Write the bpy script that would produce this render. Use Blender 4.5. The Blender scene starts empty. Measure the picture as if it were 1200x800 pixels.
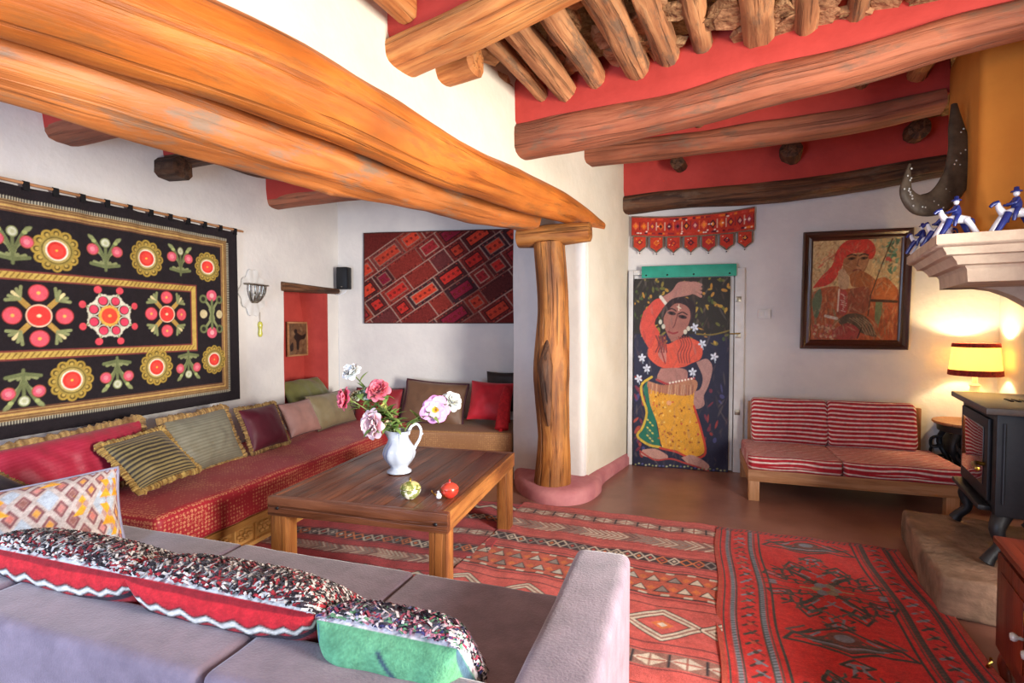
import bpy, bmesh, math, random
import numpy as np
from mathutils import Vector, Matrix, noise as mnoise
random.seed(7); rng = np.random.default_rng(7)
scn = bpy.context.scene
COL = scn.collection
# ------------------------------------------------------------------ camera
F_PX, HOR, CAM_H = 620.0, 381.0, 1.4
PITCH = math.atan((400-HOR)/F_PX)
cam_d = bpy.data.cameras.new('camera'); cam_d.sensor_width = 36; cam_d.lens = F_PX/1200*36
cam_d.clip_start = .02
cam = bpy.data.objects.new('camera', cam_d); COL.objects.link(cam)
cam.location = (0, 0, CAM_H); cam.rotation_euler = (math.pi/2-PITCH, 0, 0)
scn.camera = cam
# ------------------------------------------------------------------ light and exposure
scn.view_settings.view_transform = 'Standard'; scn.view_settings.look = 'None'
scn.view_settings.gamma = 1; scn.view_settings.use_curve_mapping = False
scn.view_settings.exposure = 0.22
world = bpy.data.worlds.new('daylight'); scn.world = world; world.use_nodes = True
world.node_tree.nodes['Background'].inputs[0].default_value = (.84, .89, 1.0, 1)
world.node_tree.nodes['Background'].inputs[1].default_value = 0.5
def area_light(name, loc, target, sx, sy, power, color, spread=math.pi):
    d = bpy.data.lights.new(name, 'AREA'); d.shape = 'RECTANGLE'; d.size = sx; d.size_y = sy
    d.energy = power; d.color = color; d.spread = spread
    o = bpy.data.objects.new(name, d); COL.objects.link(o); o.location = loc
    o.rotation_euler = (Vector(target)-Vector(loc)).to_track_quat('-Z', 'Y').to_euler()
    return o
def point_light(name, loc, power, color, rad):
    d = bpy.data.lights.new(name, 'POINT'); d.energy = power; d.color = color; d.shadow_soft_size = rad
    o = bpy.data.objects.new(name, d); COL.objects.link(o); o.location = loc; return o
area_light('window_daylight_right', (2.7, .1, 1.15), (-.5, 3.0, .45), .9, 1.6, 205, (1, .95, .89), math.radians(125))
area_light('window_daylight_left', (-2.2, -.6, 1.15), (.2, 4.8, .9), 1.0, 1.3, 105, (.54, .70, 1))
point_light('ceiling_lamp', (.75, .85, 2.40), 27, (1, .64, .30), .12)
# ------------------------------------------------------------------ helpers: pixels to points
def ray(px, py):
    x = (px-600)/F_PX; y = (400-py)/F_PX
    return Vector((x, math.cos(PITCH)+y*math.sin(PITCH), -math.sin(PITCH)+y*math.cos(PITCH)))
CAM = Vector((0, 0, CAM_H))
def atz(px, py, z):
    r = ray(px, py); return CAM+r*((z-CAM_H)/r.z)
def atd(px, py, d):
    r = ray(px, py); return CAM+r*(d/r.y)
def onpl(px, py, P, N):
    r = ray(px, py); P = Vector(P); N = Vector(N); return CAM+r*((P-CAM).dot(N)/r.dot(N))
def lin(c):
    if isinstance(c, str):
        c = [int(c[i:i+2], 16)/255 for i in (0, 2, 4)]
    return tuple(x/12.92 if x <= .04045 else ((x+.055)/1.055)**2.4 for x in c[:3])
def nz(p, f=1.0, o=0): return mnoise.noise(Vector(p)*f+Vector((o, o*1.7, o*.3)))
# ------------------------------------------------------------------ materials
MATS = {}
def nodes(name):
    m = bpy.data.materials.new(name); m.use_nodes = True; nt = m.node_tree
    MATS[name] = m; return m, nt, nt.nodes['Principled BSDF']
def N(nt, t, **kw):
    n = nt.nodes.new(t)
    for k, v in kw.items():
        if k.startswith('i_'): n.inputs[k[2:].replace('_', ' ')].default_value = v
        else: setattr(n, k, v)
    return n
def mixc(nt, fac, a, b, mode='MIX'):
    n = nt.nodes.new('ShaderNodeMix'); n.data_type = 'RGBA'; n.blend_type = mode
    for s, v in ((n.inputs[0], fac), (n.inputs[6], a), (n.inputs[7], b)):
        if hasattr(v, 'links'): nt.links.new(v, s)
        elif isinstance(v, (int, float)): s.default_value = v
        else: s.default_value = (*v, 1)
    return n.outputs[2]
def ramp(nt, src, stops):
    r = nt.nodes.new('ShaderNodeValToRGB'); nt.links.new(src, r.inputs[0]); e = r.color_ramp.elements
    while len(e) < len(stops): e.new(.5)
    for el, (p, c) in zip(e, stops):
        el.position = p; el.color = (*(c if not isinstance(c, (int, float)) else (c,)*3), 1)
    return r.outputs[0]
def bumpit(nt, bs, h, strength, dist=.01):
    b = nt.nodes.new('ShaderNodeBump'); b.inputs['Strength'].default_value = strength; b.inputs['Distance'].default_value = dist
    nt.links.new(h, b.inputs['Height']); nt.links.new(b.outputs[0], bs.inputs['Normal'])
def mat(name, c1, c2=None, scale=6, rough=.8, bump=.25, bscale=40, metal=0, spec=.3, detail=6, lo=.35, hi=.68, bdist=.006, sheen=0, coat=0):
    m, nt, bs = nodes(name); c1 = lin(c1); c2 = lin(c2) if c2 else tuple(x*.8 for x in c1)
    tc = N(nt, 'ShaderNodeTexCoord'); n1 = N(nt, 'ShaderNodeTexNoise', i_Scale=scale, i_Detail=detail, i_Roughness=.6)
    nt.links.new(tc.outputs['Object'], n1.inputs['Vector'])
    nt.links.new(ramp(nt, n1.outputs['Fac'], [(lo, c1), (hi, c2)]), bs.inputs['Base Color'])
    n2 = N(nt, 'ShaderNodeTexNoise', i_Scale=bscale, i_Detail=5); nt.links.new(tc.outputs['Object'], n2.inputs['Vector'])
    if bump: bumpit(nt, bs, n2.outputs['Fac'], bump, bdist)
    bs.inputs['Roughness'].default_value = rough; bs.inputs['Metallic'].default_value = metal
    bs.inputs['Specular IOR Level'].default_value = spec
    if sheen: bs.inputs['Sheen Weight'].default_value = sheen; bs.inputs['Sheen Roughness'].default_value = .4
    if coat: bs.inputs['Coat Weight'].default_value = coat
    return m
def wood(name, cols, rough=.5, sc=(1.2, 14, 14), crack=.35, bump=.5, spec=.4, big=1.6, worn=.0, wcol='7a6a58'):
    m, nt, bs = nodes(name); cols = [lin(c) for c in cols]
    at = N(nt, 'ShaderNodeAttribute', attribute_name='grain')
    mp = N(nt, 'ShaderNodeMapping'); mp.inputs['Scale'].default_value = sc; nt.links.new(at.outputs['Vector'], mp.inputs['Vector'])
    n1 = N(nt, 'ShaderNodeTexNoise', i_Scale=1.6, i_Detail=8, i_Roughness=.65, i_Distortion=.6); nt.links.new(mp.outputs[0], n1.inputs['Vector'])
    k = len(cols)
    c = ramp(nt, n1.outputs['Fac'], [(.28+.46*i/(k-1), cc) for i, cc in enumerate(cols)])
    n3 = N(nt, 'ShaderNodeTexNoise', i_Scale=big, i_Detail=4); nt.links.new(at.outputs['Vector'], n3.inputs['Vector'])
    c = mixc(nt, ramp(nt, n3.outputs['Fac'], [(.42, 0), (.72, .75)]), c, tuple(x*.72 for x in cols[0]))
    n5 = N(nt, 'ShaderNodeTexNoise', i_Scale=big*2.2, i_Detail=7, i_Roughness=.7); mp5 = N(nt, 'ShaderNodeMapping'); mp5.inputs['Scale'].default_value = (1, 3, 3); nt.links.new(at.outputs['Vector'], mp5.inputs['Vector']); nt.links.new(mp5.outputs[0], n5.inputs['Vector'])
    c = mixc(nt, ramp(nt, n5.outputs['Fac'], [(.53, 0), (.64, worn)]), c, lin(wcol))
    mp2 = N(nt, 'ShaderNodeMapping'); mp2.inputs['Scale'].default_value = (sc[0]*.8, sc[1]*2.6, sc[2]*2.6); nt.links.new(at.outputs['Vector'], mp2.inputs['Vector'])
    n2 = N(nt, 'ShaderNodeTexNoise', i_Scale=1.3, i_Detail=4, i_Distortion=.4); nt.links.new(mp2.outputs[0], n2.inputs['Vector'])
    cr = ramp(nt, n2.outputs['Fac'], [(.36, 1), (.44, 0)])
    cf = nt.nodes.new('ShaderNodeMath'); cf.operation = 'MULTIPLY'; cf.inputs[1].default_value = crack; nt.links.new(cr, cf.inputs[0])
    c = mixc(nt, cf.outputs[0], c, tuple(x*.3 for x in cols[0]))
    nt.links.new(c, bs.inputs['Base Color'])
    ad = nt.nodes.new('ShaderNodeMath'); ad.operation = 'SUBTRACT'; nt.links.new(n1.outputs['Fac'], ad.inputs[0]); nt.links.new(cf.outputs[0], ad.inputs[1])
    bumpit(nt, bs, ad.outputs[0], bump, .012)
    bs.inputs['Roughness'].default_value = rough; bs.inputs['Specular IOR Level'].default_value = spec
    return m
def textile(name, rough=.92, var=.18, vscale=25, bump=.35, bscale=260, spec=.15, sheen=.1):
    m, nt, bs = nodes(name)
    at = N(nt, 'ShaderNodeAttribute', attribute_name='Col'); tc = N(nt, 'ShaderNodeTexCoord')
    n1 = N(nt, 'ShaderNodeTexNoise', i_Scale=vscale, i_Detail=6); nt.links.new(tc.outputs['Object'], n1.inputs['Vector'])
    g = ramp(nt, n1.outputs['Fac'], [(.3, 1-var), (.7, 1+var*.4)])
    nt.links.new(mixc(nt, 1.0, at.outputs['Color'], g, 'MULTIPLY'), bs.inputs['Base Color'])
    n2 = N(nt, 'ShaderNodeTexNoise', i_Scale=bscale, i_Detail=3); nt.links.new(tc.outputs['Object'], n2.inputs['Vector'])
    bumpit(nt, bs, n2.outputs['Fac'], bump, .004)
    bs.inputs['Roughness'].default_value = rough; bs.inputs['Specular IOR Level'].default_value = spec
    bs.inputs['Sheen Weight'].default_value = sheen
    return m
# ------------------------------------------------------------------ objects
def tag(o, label=None, cat=None, group=None, kind=None):
    if label: o['label'] = label
    if cat: o['category'] = cat
    if group: o['group'] = group
    if kind: o['kind'] = kind
    elif cat: o['kind'] = 'thing'
    return o
def thing(name, label, cat, loc=(0, 0, 0), rz=0, group=None, M=None):
    o = bpy.data.objects.new(name, None); COL.objects.link(o); o.empty_display_size = .1
    if M is not None: o.matrix_world = M
    else: o.location = loc; o.rotation_euler = (0, 0, rz)
    return tag(o, label, cat, group)
def mesh(name, V, Fc, m, parent=None, smooth=True, grain=None, col=None, M=None, loc=None, origin=None):
    """V vertices (local, or world when origin is given)"""
    V = np.asarray(V, dtype=np.float64).reshape(-1, 3)
    if origin is not None: V = V-np.asarray(origin)[None]
    me = bpy.data.meshes.new(name); me.from_pydata(V.tolist(), [], Fc); me.update()
    if smooth: me.polygons.foreach_set('use_smooth', np.ones(len(me.polygons), bool))
    if grain is not None:
        a = me.attributes.new('grain', 'FLOAT_VECTOR', 'POINT'); a.data.foreach_set('vector', np.asarray(grain, np.float32).ravel())
    if col is not None:
        a = me.color_attributes.new('Col', 'FLOAT_COLOR', 'POINT')
        c = np.ones((len(V), 4), np.float32); c[:, :3] = np.asarray(col).reshape(-1, 3); a.data.foreach_set('color', c.ravel())
    if isinstance(m, str): m = MATS[m]
    me.materials.append(m)
    o = bpy.data.objects.new(name, me); COL.objects.link(o)
    if parent is not None: o.parent = parent
    if M is not None: o.matrix_world = M
    elif origin is not None: o.location = origin
    elif loc is not None: o.location = loc
    return o
def bm_mesh(name, bm, m, parent=None, smooth=True, axis=None, **kw):
    bm.verts.ensure_lookup_table(); bm.verts.index_update()
    V = [v.co[:] for v in bm.verts]; Fc = [[v.index for v in f.verts] for f in bm.faces]; bm.free()
    g = None
    if axis is not None:
        A = np.array(V); o = random.random()*7
        perm = {0: (0, 1, 2), 1: (1, 0, 2), 2: (2, 0, 1)}[axis]; g = A[:, perm]+o
    ob = mesh(name, V, Fc, m, parent, smooth, grain=g, **kw)
    return ob
def autosmooth(o, ang=40):
    me = o.data
    bm = bmesh.new(); bm.from_mesh(me); a = math.radians(ang)
    for e in bm.edges:
        if len(e.link_faces) == 2 and e.calc_face_angle(0) > a: e.smooth = False
    bm.to_mesh(me); bm.free(); return o
def box_bm(x0, x1, y0, y1, z0, z1, bev=.006, seg=2, bm=None):
    b = bmesh.new(); bmesh.ops.create_cube(b, size=1)
    for v in b.verts: v.co = Vector(((x0+x1)/2+v.co.x*(x1-x0), (y0+y1)/2+v.co.y*(y1-y0), (z0+z1)/2+v.co.z*(z1-z0)))
    if bev: bmesh.ops.bevel(b, geom=b.edges[:], offset=min(bev, .45*min(x1-x0, y1-y0, z1-z0)), segments=seg, profile=.6, affect='EDGES')
    if bm is not None:
        me = bpy.data.meshes.new('t'); b.to_mesh(me); bm.from_mesh(me); bpy.data.meshes.remove(me); b.free(); return bm
    return b
def box(name, x0, x1, y0, y1, z0, z1, m, parent=None, bev=.006, seg=2, axis=0, **kw):
    return autosmooth(bm_mesh(name, box_bm(x0, x1, y0, y1, z0, z1, bev, seg), m, parent, axis=axis, **kw), 50)
def grid_faces(nu, nv, wrap=False, flip=False, off=0):
    i = np.arange(nv-1)[:, None]; j = np.arange(nu if wrap else nu-1)[None]
    a = i*nu+j; b = i*nu+(j+1) % nu; c = (i+1)*nu+(j+1) % nu; d = (i+1)*nu+j
    q = np.stack(np.broadcast_arrays(a, b, c, d), -1).reshape(-1, 4)+off
    if flip: q = q[:, ::-1]
    return q.tolist()
def catmull(P, n):
    P = [Vector(p) for p in P]; P = [P[0]*2-P[1]]+P+[P[-1]*2-P[-2]]; out = []
    k = len(P)-3
    for t in np.linspace(0, k, n):
        i = min(int(t), k-1); u = t-i; a, b, c, d = P[i:i+4]
        out.append(.5*((2*b)+(c-a)*u+(2*a-5*b+4*c-d)*u*u+(3*b-a-3*c+d)*u**3))
    return out
def interp(L, t):
    if isinstance(L, (int, float)): return L
    k = len(L)-1; x = min(max(t, 0), 1)*k; i = min(int(x), k-1); return L[i]*(1-(x-i))+L[i+1]*(x-i)
def sweep(name, P, rw, rh, m, parent=None, rings=24, seg=16, amp=0, nf=3, expo=2.0, cap=True, col=None, origin='first', rot=0, label=None, up=(0, 0, 1), pit=0, taper=.75):
    """tube along P with half sizes rw, rh (lists over the length), superellipse section, noise relief"""
    pts = catmull(P, rings) if len(P) > 2 else [Vector(P[0]).lerp(Vector(P[1]), i/(rings-1)) for i in range(rings)]
    V = []; G = []; L = 0; o = random.random()*20; up = Vector(up); dall = (pts[-1]-pts[0]).normalized()
    if abs(dall.dot(up)) > .85: up = Vector((.31, .95, 0))
    for i, p in enumerate(pts):
        T = (pts[min(i+1, rings-1)]-pts[max(i-1, 0)]).normalized()
        S = T.cross(up)
        if S.length < 1e-3: S = T.cross(Vector((1, 0, 0)))
        S.normalize(); U = S.cross(T)
        if i: L += (p-pts[i-1]).length
        t = i/(rings-1); a = interp(rw, t); b = interp(rh, t)
        for j in range(seg):
            th = 2*math.pi*j/seg+rot; c, s = math.cos(th), math.sin(th)
            k = (abs(c)**expo+abs(s)**expo)**(-1/expo)
            d = 1
            if amp:
                q = Vector((L*nf*.5, c*a*nf*3, s*b*nf*3))+Vector((o, o, 0))
                d += amp*(mnoise.noise(q)+.5*mnoise.noise(q*2.3))
            V.append(p+S*(c*k*a*d)+U*(s*k*b*d)); G.append((L+o, c*a, s*b))
    Fc = grid_faces(seg, rings, wrap=True)
    if cap:
        for e, (i, sgn) in enumerate(((0, -1), (rings-1, 1))):
            T = (pts[1]-pts[0]).normalized() if i == 0 else (pts[-1]-pts[-2]).normalized()
            base = len(V); r = min(interp(rw, i and 1), interp(rh, i and 1))
            for j in range(seg):
                V.append(pts[i]+(V[i*seg+j]-pts[i])*taper+T*sgn*r*(.12 if taper < 1 else 0)); G.append((L*i/(rings-1)+o+sgn*.02, *G[i*seg+j][1:]))
            for j in range(seg):
                q = [i*seg+j, i*seg+(j+1) % seg, base+(j+1) % seg, base+j]
                Fc.append(q[::-1] if sgn < 0 else q)
            f = list(range(base, base+seg)); Fc.append(f[::-1] if sgn < 0 else f)
    if sgn_fix(V, Fc): Fc = [f[::-1] for f in Fc]
    org = None
    if parent is None and origin == 'first': org = tuple(pts[0])
    cc = None if col is None else np.tile(lin(col), (len(V), 1))
    ob = mesh(name, [v[:] for v in V], Fc, m, parent, True, G, cc, origin=org)
    autosmooth(ob, 50 if expo < 3 else 38)
    return ob
def sgn_fix(V, Fc):
    c = sum((Vector(v) for v in V), Vector())/len(V); vol = 0
    for f in Fc[:4000]:
        a = Vector(V[f[0]])-c
        for k in range(1, len(f)-1): vol += a.dot((Vector(V[f[k]])-c).cross(Vector(V[f[k+1]])-c))
    return vol < 0
def lathe_vf(prof, seg=24, squash=1):
    V = []; n = len(prof)
    for r, z in prof:
        for j in range(seg):
            t = 2*math.pi*j/seg; V.append((r*math.cos(t), r*math.sin(t)*squash, z))
    return V, grid_faces(seg, n, wrap=True)
def lathe(name, prof, m, parent=None, seg=24, **kw):
    V, Fc = lathe_vf(prof, seg); o = mesh(name, V, Fc, m, parent, True, grain=[(v[2], v[0], v[1]) for v in V], **kw); return autosmooth(o, 45)
def frame_M(C, X, Y):
    X = Vector(X).normalized(); Z = X.cross(Vector(Y)).normalized(); Y = Z.cross(X)
    M = Matrix((X, Y, Z)).transposed().to_4x4(); M.translation = Vector(C); return M
# ------------------------------------------------------------------ textile painter
class Canvas:
    def __init__(s, nu, nv, w, h, bg, y_down=False):
        s.nu, s.nv, s.w, s.h = nu, nv, w, h
        s.A = np.empty((nv, nu, 3)); s.A[:] = lin(bg); s.px = w/(nu-1); s.py = h/(nv-1); s.yd = y_down
        s.x = np.linspace(0, w, nu); s.y = np.linspace(h, 0, nv) if y_down else np.linspace(0, h, nv)
    def win(s, x0, x1, y0, y1):
        p = 2*s.px
        i0, i1 = np.searchsorted(s.x, (x0-p, x1+p))
        ys = s.y if not s.yd else s.y[::-1]; q = 2*s.py
        j0, j1 = np.searchsorted(ys, (y0-q, y1+q))
        if s.yd: j0, j1 = s.nv-j1, s.nv-j0
        sl = (slice(j0, j1), slice(i0, i1)); return sl, s.x[None, i0:i1], s.y[j0:j1, None]
    def put(s, sl, a, c):
        a = a[..., None]; s.A[sl] = s.A[sl]*(1-a)+np.array(lin(c))*a
    def ell(s, cx, cy, rx, ry, c, rot=0, al=1):
        R = max(rx, ry); sl, X, Y = s.win(cx-R, cx+R, cy-R, cy+R)
        if X.size == 0 or Y.size == 0: return
        co, si = math.cos(rot), math.sin(rot); u = (X-cx)*co+(Y-cy)*si; v = -(X-cx)*si+(Y-cy)*co
        d = (np.sqrt((u/rx)**2+(v/ry)**2)-1)*min(rx, ry); s.put(sl, np.clip(.5-d/s.px, 0, 1)*al, c)
    def line(s, pts, wd, c, al=1):
        for (x0, y0), (x1, y1) in zip(pts[:-1], pts[1:]):
            sl, X, Y = s.win(min(x0, x1)-wd, max(x0, x1)+wd, min(y0, y1)-wd, max(y0, y1)+wd)
            if X.size == 0 or Y.size == 0: continue
            dx, dy = x1-x0, y1-y0; L = dx*dx+dy*dy+1e-12
            t = np.clip(((X-x0)*dx+(Y-y0)*dy)/L, 0, 1); d = np.hypot(X-x0-t*dx, Y-y0-t*dy)-wd/2
            s.put(sl, np.clip(.5-d/s.px, 0, 1)*al, c)
    def poly(s, pts, c, al=1):
        xs = [p[0] for p in pts]; ys = [p[1] for p in pts]
        sl, X, Y = s.win(min(xs), max(xs), min(ys), max(ys))
        if X.size == 0 or Y.size == 0: return
        acc = 0
        for ox, oy in ((-.25, -.25), (.25, .25), (-.25, .25), (.25, -.25)):
            Xo = X+ox*s.px; Yo = Y+oy*s.py; ins = np.zeros(np.broadcast(X, Y).shape, bool)
            for (x0, y0), (x1, y1) in zip(pts, pts[1:]+pts[:1]):
                if y0 == y1: continue
                ins ^= ((y0 > Yo) != (y1 > Yo)) & (Xo < (x1-x0)*(Yo-y0)/(y1-y0)+x0)
            acc = acc+ins
        s.put(sl, acc/4*al, c)
    def rect(s, x0, x1, y0, y1, c, al=1):
        sl, X, Y = s.win(x0, x1, y0, y1)
        if X.size == 0 or Y.size == 0: return
        a = np.clip(.5+np.minimum(X-x0, x1-X)/s.px, 0, 1)*np.clip(.5+np.minimum(Y-y0, y1-Y)/s.py, 0, 1); s.put(sl, a*al, c)
    def curve(s, pts, wd, c, n=24, al=1):
        P = catmull([(x, y, 0) for x, y in pts], n); s.line([(p.x, p.y) for p in P], wd, c, al)
    def blob(s, pts, c, n=40, al=1):
        P = catmull([(x, y, 0) for x, y in pts+pts[:1]], n); s.poly([(p.x, p.y) for p in P[:-1]], c, al)
    def speck(s, amt): s.A *= 1+amt*(rng.random((s.nv, s.nu, 1))-.5)
    def cols(s): return s.A.reshape(-1, 3)
def cloth(name, cv, W, H, m, M, parent=None, disp=None, thick=.006, shape=None):
    """canvas as a sheet W x H in the local XY plane, facing +Z, with a back"""
    nu, nv = cv.nu, cv.nv
    U, Vv = np.meshgrid(np.linspace(0, 1, nu), np.linspace(0, 1, nv))
    X = U*W; Y = Vv*H; Z = np.zeros_like(X)
    if disp is not None: Z = disp(U, Vv)
    if shape is not None: X, Y = shape(U, Vv, X, Y)
    V = np.stack([X, Y, Z], -1).reshape(-1, 3); Fc = grid_faces(nu, nv)
    # rim and back from border loop
    b = list(range(nu))+[i*nu+nu-1 for i in range(1, nv)]+[(nv-1)*nu+j for j in range(nu-2, -1, -1)]+[i*nu for i in range(nv-2, 0, -1)]
    n0 = len(V); V2 = V[b].copy(); V2[:, 2] -= thick; k = len(b)
    Fc += [[b[i], n0+i, n0+(i+1) % k, b[(i+1) % k]] for i in range(k)]
    C = np.concatenate([cv.cols(), cv.cols()[b]]); V = np.concatenate([V, V2])
    return mesh(name, V, Fc, m, parent, True, None, C, M=M)
def cushion(name, W, H, T, m, M, parent=None, nu=40, nv=32, pinch=.07, wr=.012, cv=None, col=None, back=None, seed=0, p=2.6, sag=0, dent=0):
    """plump pillow: front (+Z) and back sheets, meeting on a seam; cv paints the front, back the rear canvas"""
    if cv is not None: nu, nv = cv.nu, cv.nv
    u = np.sin(np.linspace(-1, 1, nu)*math.pi/2)[None]; v = np.sin(np.linspace(-1, 1, nv)*math.pi/2)[:, None]
    X = u*W/2*(1-pinch*(1-v**2)); Y = v*H/2*(1-pinch*(1-u**2)); prof = ((1-abs(u)**p)*(1-abs(v)**p))**.55
    X = np.broadcast_to(X, prof.shape); Y = np.broadcast_to(Y, prof.shape)
    nn = np.array([[mnoise.noise(Vector((x*7+seed*3.1, y*7, seed)))+.6*mnoise.noise(Vector((x*16, y*13+seed, 3))) for x, y in zip(r1, r2)] for r1, r2 in zip(X, Y)])
    Z = prof*T/2*(1-dent*np.exp(-(u**2*3+(v-.2)**2*3)))+nn*wr*np.sqrt(prof); Zb = -prof*T/2+nn[::-1]*wr*np.sqrt(prof)
    sg = -sag*(u**2)
    V = np.concatenate([np.stack([X, Y+sg, Z], -1).reshape(-1, 3), np.stack([X, Y+sg, Zb], -1).reshape(-1, 3)])
    Fc = grid_faces(nu, nv)+grid_faces(nu, nv, flip=True, off=nu*nv)
    # weld seam: map back border to front border
    idx = np.arange(2*nu*nv).reshape(2, nv, nu); mp = np.arange(2*nu*nv)
    for sl in ((0, slice(None)), (nv-1, slice(None)), (slice(None), 0), (slice(None), nu-1)): mp[idx[1][sl]] = idx[0][sl]
    Fc = mp[np.array(Fc)].tolist()
    if cv is not None:
        C = np.concatenate([cv.cols(), (back or cv).cols()])
    else: C = np.tile(lin(col or 'ffffff'), (len(V), 1))
    ob = mesh(name, V, Fc, m, parent, True, None, C, M=M)
    me = ob.data; bm = bmesh.new(); bm.from_mesh(me)
    bmesh.ops.delete(bm, geom=[x for x in bm.verts if not x.link_faces], context='VERTS'); bm.to_mesh(me); bm.free()
    return ob
def rim_pts(W, H, pinch=.07, n=60, sag=0):
    P = []
    for s_ in range(4):
        for t in np.linspace(-1, 1, n//4, endpoint=False):
            u, v = [(t, -1), (1, t), (-t, 1), (-1, -t)][s_]
            P.append(Vector((u*W/2*(1-pinch*(1-v*v)), v*H/2*(1-pinch*(1-u*u))-sag*u*u, 0)))
    return P
def fringe(name, W, H, parent, m, r=.012, amp=.6, pinch=.07, n=260, col='b4935c', col2='64462a', sides=None, sag=0):
    """ruffled trimming round a cushion: one lumpy rope of loops"""
    P = rim_pts(W, H, pinch, n, sag); n = len(P); V = []; C = []; seg = 7; c1 = np.array(lin(col)); c2 = np.array(lin(col2))
    for i, p in enumerate(P):
        T = (P[(i+1) % n]-P[i-1]).normalized(); O = Vector((T.y, -T.x, 0)); rr = r*(1+amp*(random.random()-.35))
        k = random.random(); o = O*rr*.5
        for j in range(seg):
            a = 2*math.pi*j/seg; V.append((p+o+O*rr*math.cos(a)*1.3+Vector((0, 0, 1))*rr*math.sin(a)*(.8+.6*random.random()))[:])
            C.append(c1*k+c2*(1-k))
    Fc = [[i*seg+j, i*seg+(j+1) % seg, ((i+1) % n)*seg+(j+1) % seg, ((i+1) % n)*seg+j] for i in range(n) for j in range(seg)]
    return mesh(name, V, Fc, m, parent, False, None, C)
def piping(name, W, H, parent, m, r=.006, pinch=.07, sag=0, col='501522'):
    P = rim_pts(W, H, pinch, 80, sag); n = len(P); V = []; seg = 6
    for i, p in enumerate(P):
        T = (P[(i+1) % n]-P[i-1]).normalized(); O = Vector((T.y, -T.x, 0))
        for j in range(seg):
            a = 2*math.pi*j/seg; V.append((p+O*r*math.cos(a)+Vector((0, 0, r*math.sin(a))))[:])
    Fc = [[i*seg+j, i*seg+(j+1) % seg, ((i+1) % n)*seg+(j+1) % seg, ((i+1) % n)*seg+j] for i in range(n) for j in range(seg)]
    return mesh(name, V, Fc, m, parent, True, None, np.tile(lin(col), (len(V), 1)))
# ------------------------------------------------------------------ material library
mat('plaster_white', 'ded9d2', 'cfcac6', 2.2, .92, .35, 22, bdist=.01)
mat('plaster_cream', 'dfd6c4', 'd2c8b4', 2.2, .92, .35, 22, bdist=.01)
mat('plaster_red', 'bb4138', 'a9382f', 3.5, .8, .3, 25, bdist=.008)
mat('skirting_pink', 'c07f80', 'a9636a', 5, .75, .3, 30)
mat('chimney_ochre', 'cc8434', 'bb742c', 2.5, .85, .2, 30)
mat('stone_mantel', 'cfbca4', 'b5a08c', 8, .9, .5, 70)
mat('stone_hearth', '967660', '5f4c3c', 5, .85, .8, 18, bdist=.02)
mat('floor_clay', '946656', '744c40', 2.6, .33, .15, 14, spec=.5, lo=.3, hi=.72)
mat('niche_red', 'b5433a', '9f362f', 4, .85, .2, 30)
mat('roof_brush', 'b48a60', '6a482c', 12, .95, 1.0, 26, bdist=.05)
wood('wood_orange', ['97501f', 'c26a26', 'd47d32', 'da8f48'], .5, (.8, 8, 8), .42, .8, worn=.6, wcol='8a5a30')
wood('wood_orange_low', ['8a4e26', 'ba6a30', 'cc7c3e', 'bc8658'], .5, (.8, 7, 7), .3, .8, .4, 1.2, worn=.9, wcol='86705a')
wood('wood_post', ['5b3216', '9a5c26', 'bd7c3a', 'c98f52'], .6, (1.0, 9, 9), .6, 1.0, worn=.5, wcol='6a4a2c')
wood('wood_beam', ['6e3c28', '9c583c', 'b06a4a', 'a27058'], .7, (.9, 10, 10), .4, 1.0, worn=.7, wcol='6e5a48')
wood('wood_beam_light', ['8a4a22', 'c47a40', 'dc9a58', 'd9a878'], .65, (1.0, 11, 11), .35, 1.0, worn=.5, wcol='a07850')
wood('wood_dark', ['24150d', '4d2d1a', '744a2c', '6b4a34'], .7, (1.0, 12, 12), .5, 1.0, worn=.7, wcol='6a5340')
wood('wood_joist', ['6e4428', 'a87048', 'c48c5c', 'b8946c'], .85, (1.4, 12, 12), .5, 1.0, worn=.8, wcol='6a5644')
wood('wood_table', ['4a2718', '74432a', '8a5438', '7a4a34'], .34, (1.3, 12, 12), .5, .35, .5)
wood('wood_leg', ['5a2e16', '94582a', 'ac7038', '804624'], .5, (1.2, 12, 12), .4, .4)
wood('wood_carved', ['8a5a24', 'b98444', 'cf9c5a', 'c08a4a'], .5, (1.2, 14, 14), .25, .4)
wood('wood_couch', ['8a5a36', 'a8754c', 'b98860', 'a06a44'], .5, (1.2, 14, 14), .2, .3)
wood('wood_frame', ['1a0b08', '3a1a12', '4d241a', '2c120c'], .28, (1.2, 16, 16), .2, .2, .6)
wood('wood_cabinet', ['3a120a', '61200f', '7a3018', '4d1c10'], .3, (1.2, 14, 14), .3, .2, .5)
textile('embroidery'); textile('kilim_wool', vscale=40, var=.25, bump=.6, bscale=180)
textile('satin', .5, .14, 14, .3, 90, .35, .1); textile('pile_wool', .95, .3, 60, .9, 120)
textile('painted_cloth', .6, .12, 14, .2, 150, .3); textile('canvas_paint', .5, .2, 30, .6, 60, .4, 0)
mat('sofa_velvet', '82727e', '6a5c68', 11, .8, .35, 140, sheen=.45, lo=.35, hi=.7)
mat('iron_black', '1a1b1f', '101114', 14, .5, .15, 60, spec=.4)
mat('iron_top', '4a3d34', '2c2624', 9, .38, .1, 60, spec=.5)
mat('black_plastic', '141416', '0e0e10', 20, .5, .05, 90)
mat('brass', 'b08a3c', '8a6628', 20, .3, .1, 60, metal=1)
mat('silver_old', 'a8a090', '6a6254', 30, .35, .2, 60, metal=.9)
mat('glazed_white', 'eceef2', 'dfe3ea', 5, .15, .03, 30, spec=.6, coat=.4)
mat('glazed_blue', '2b3a86', '1f2a66', 8, .2, .03, 30, spec=.6)
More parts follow.
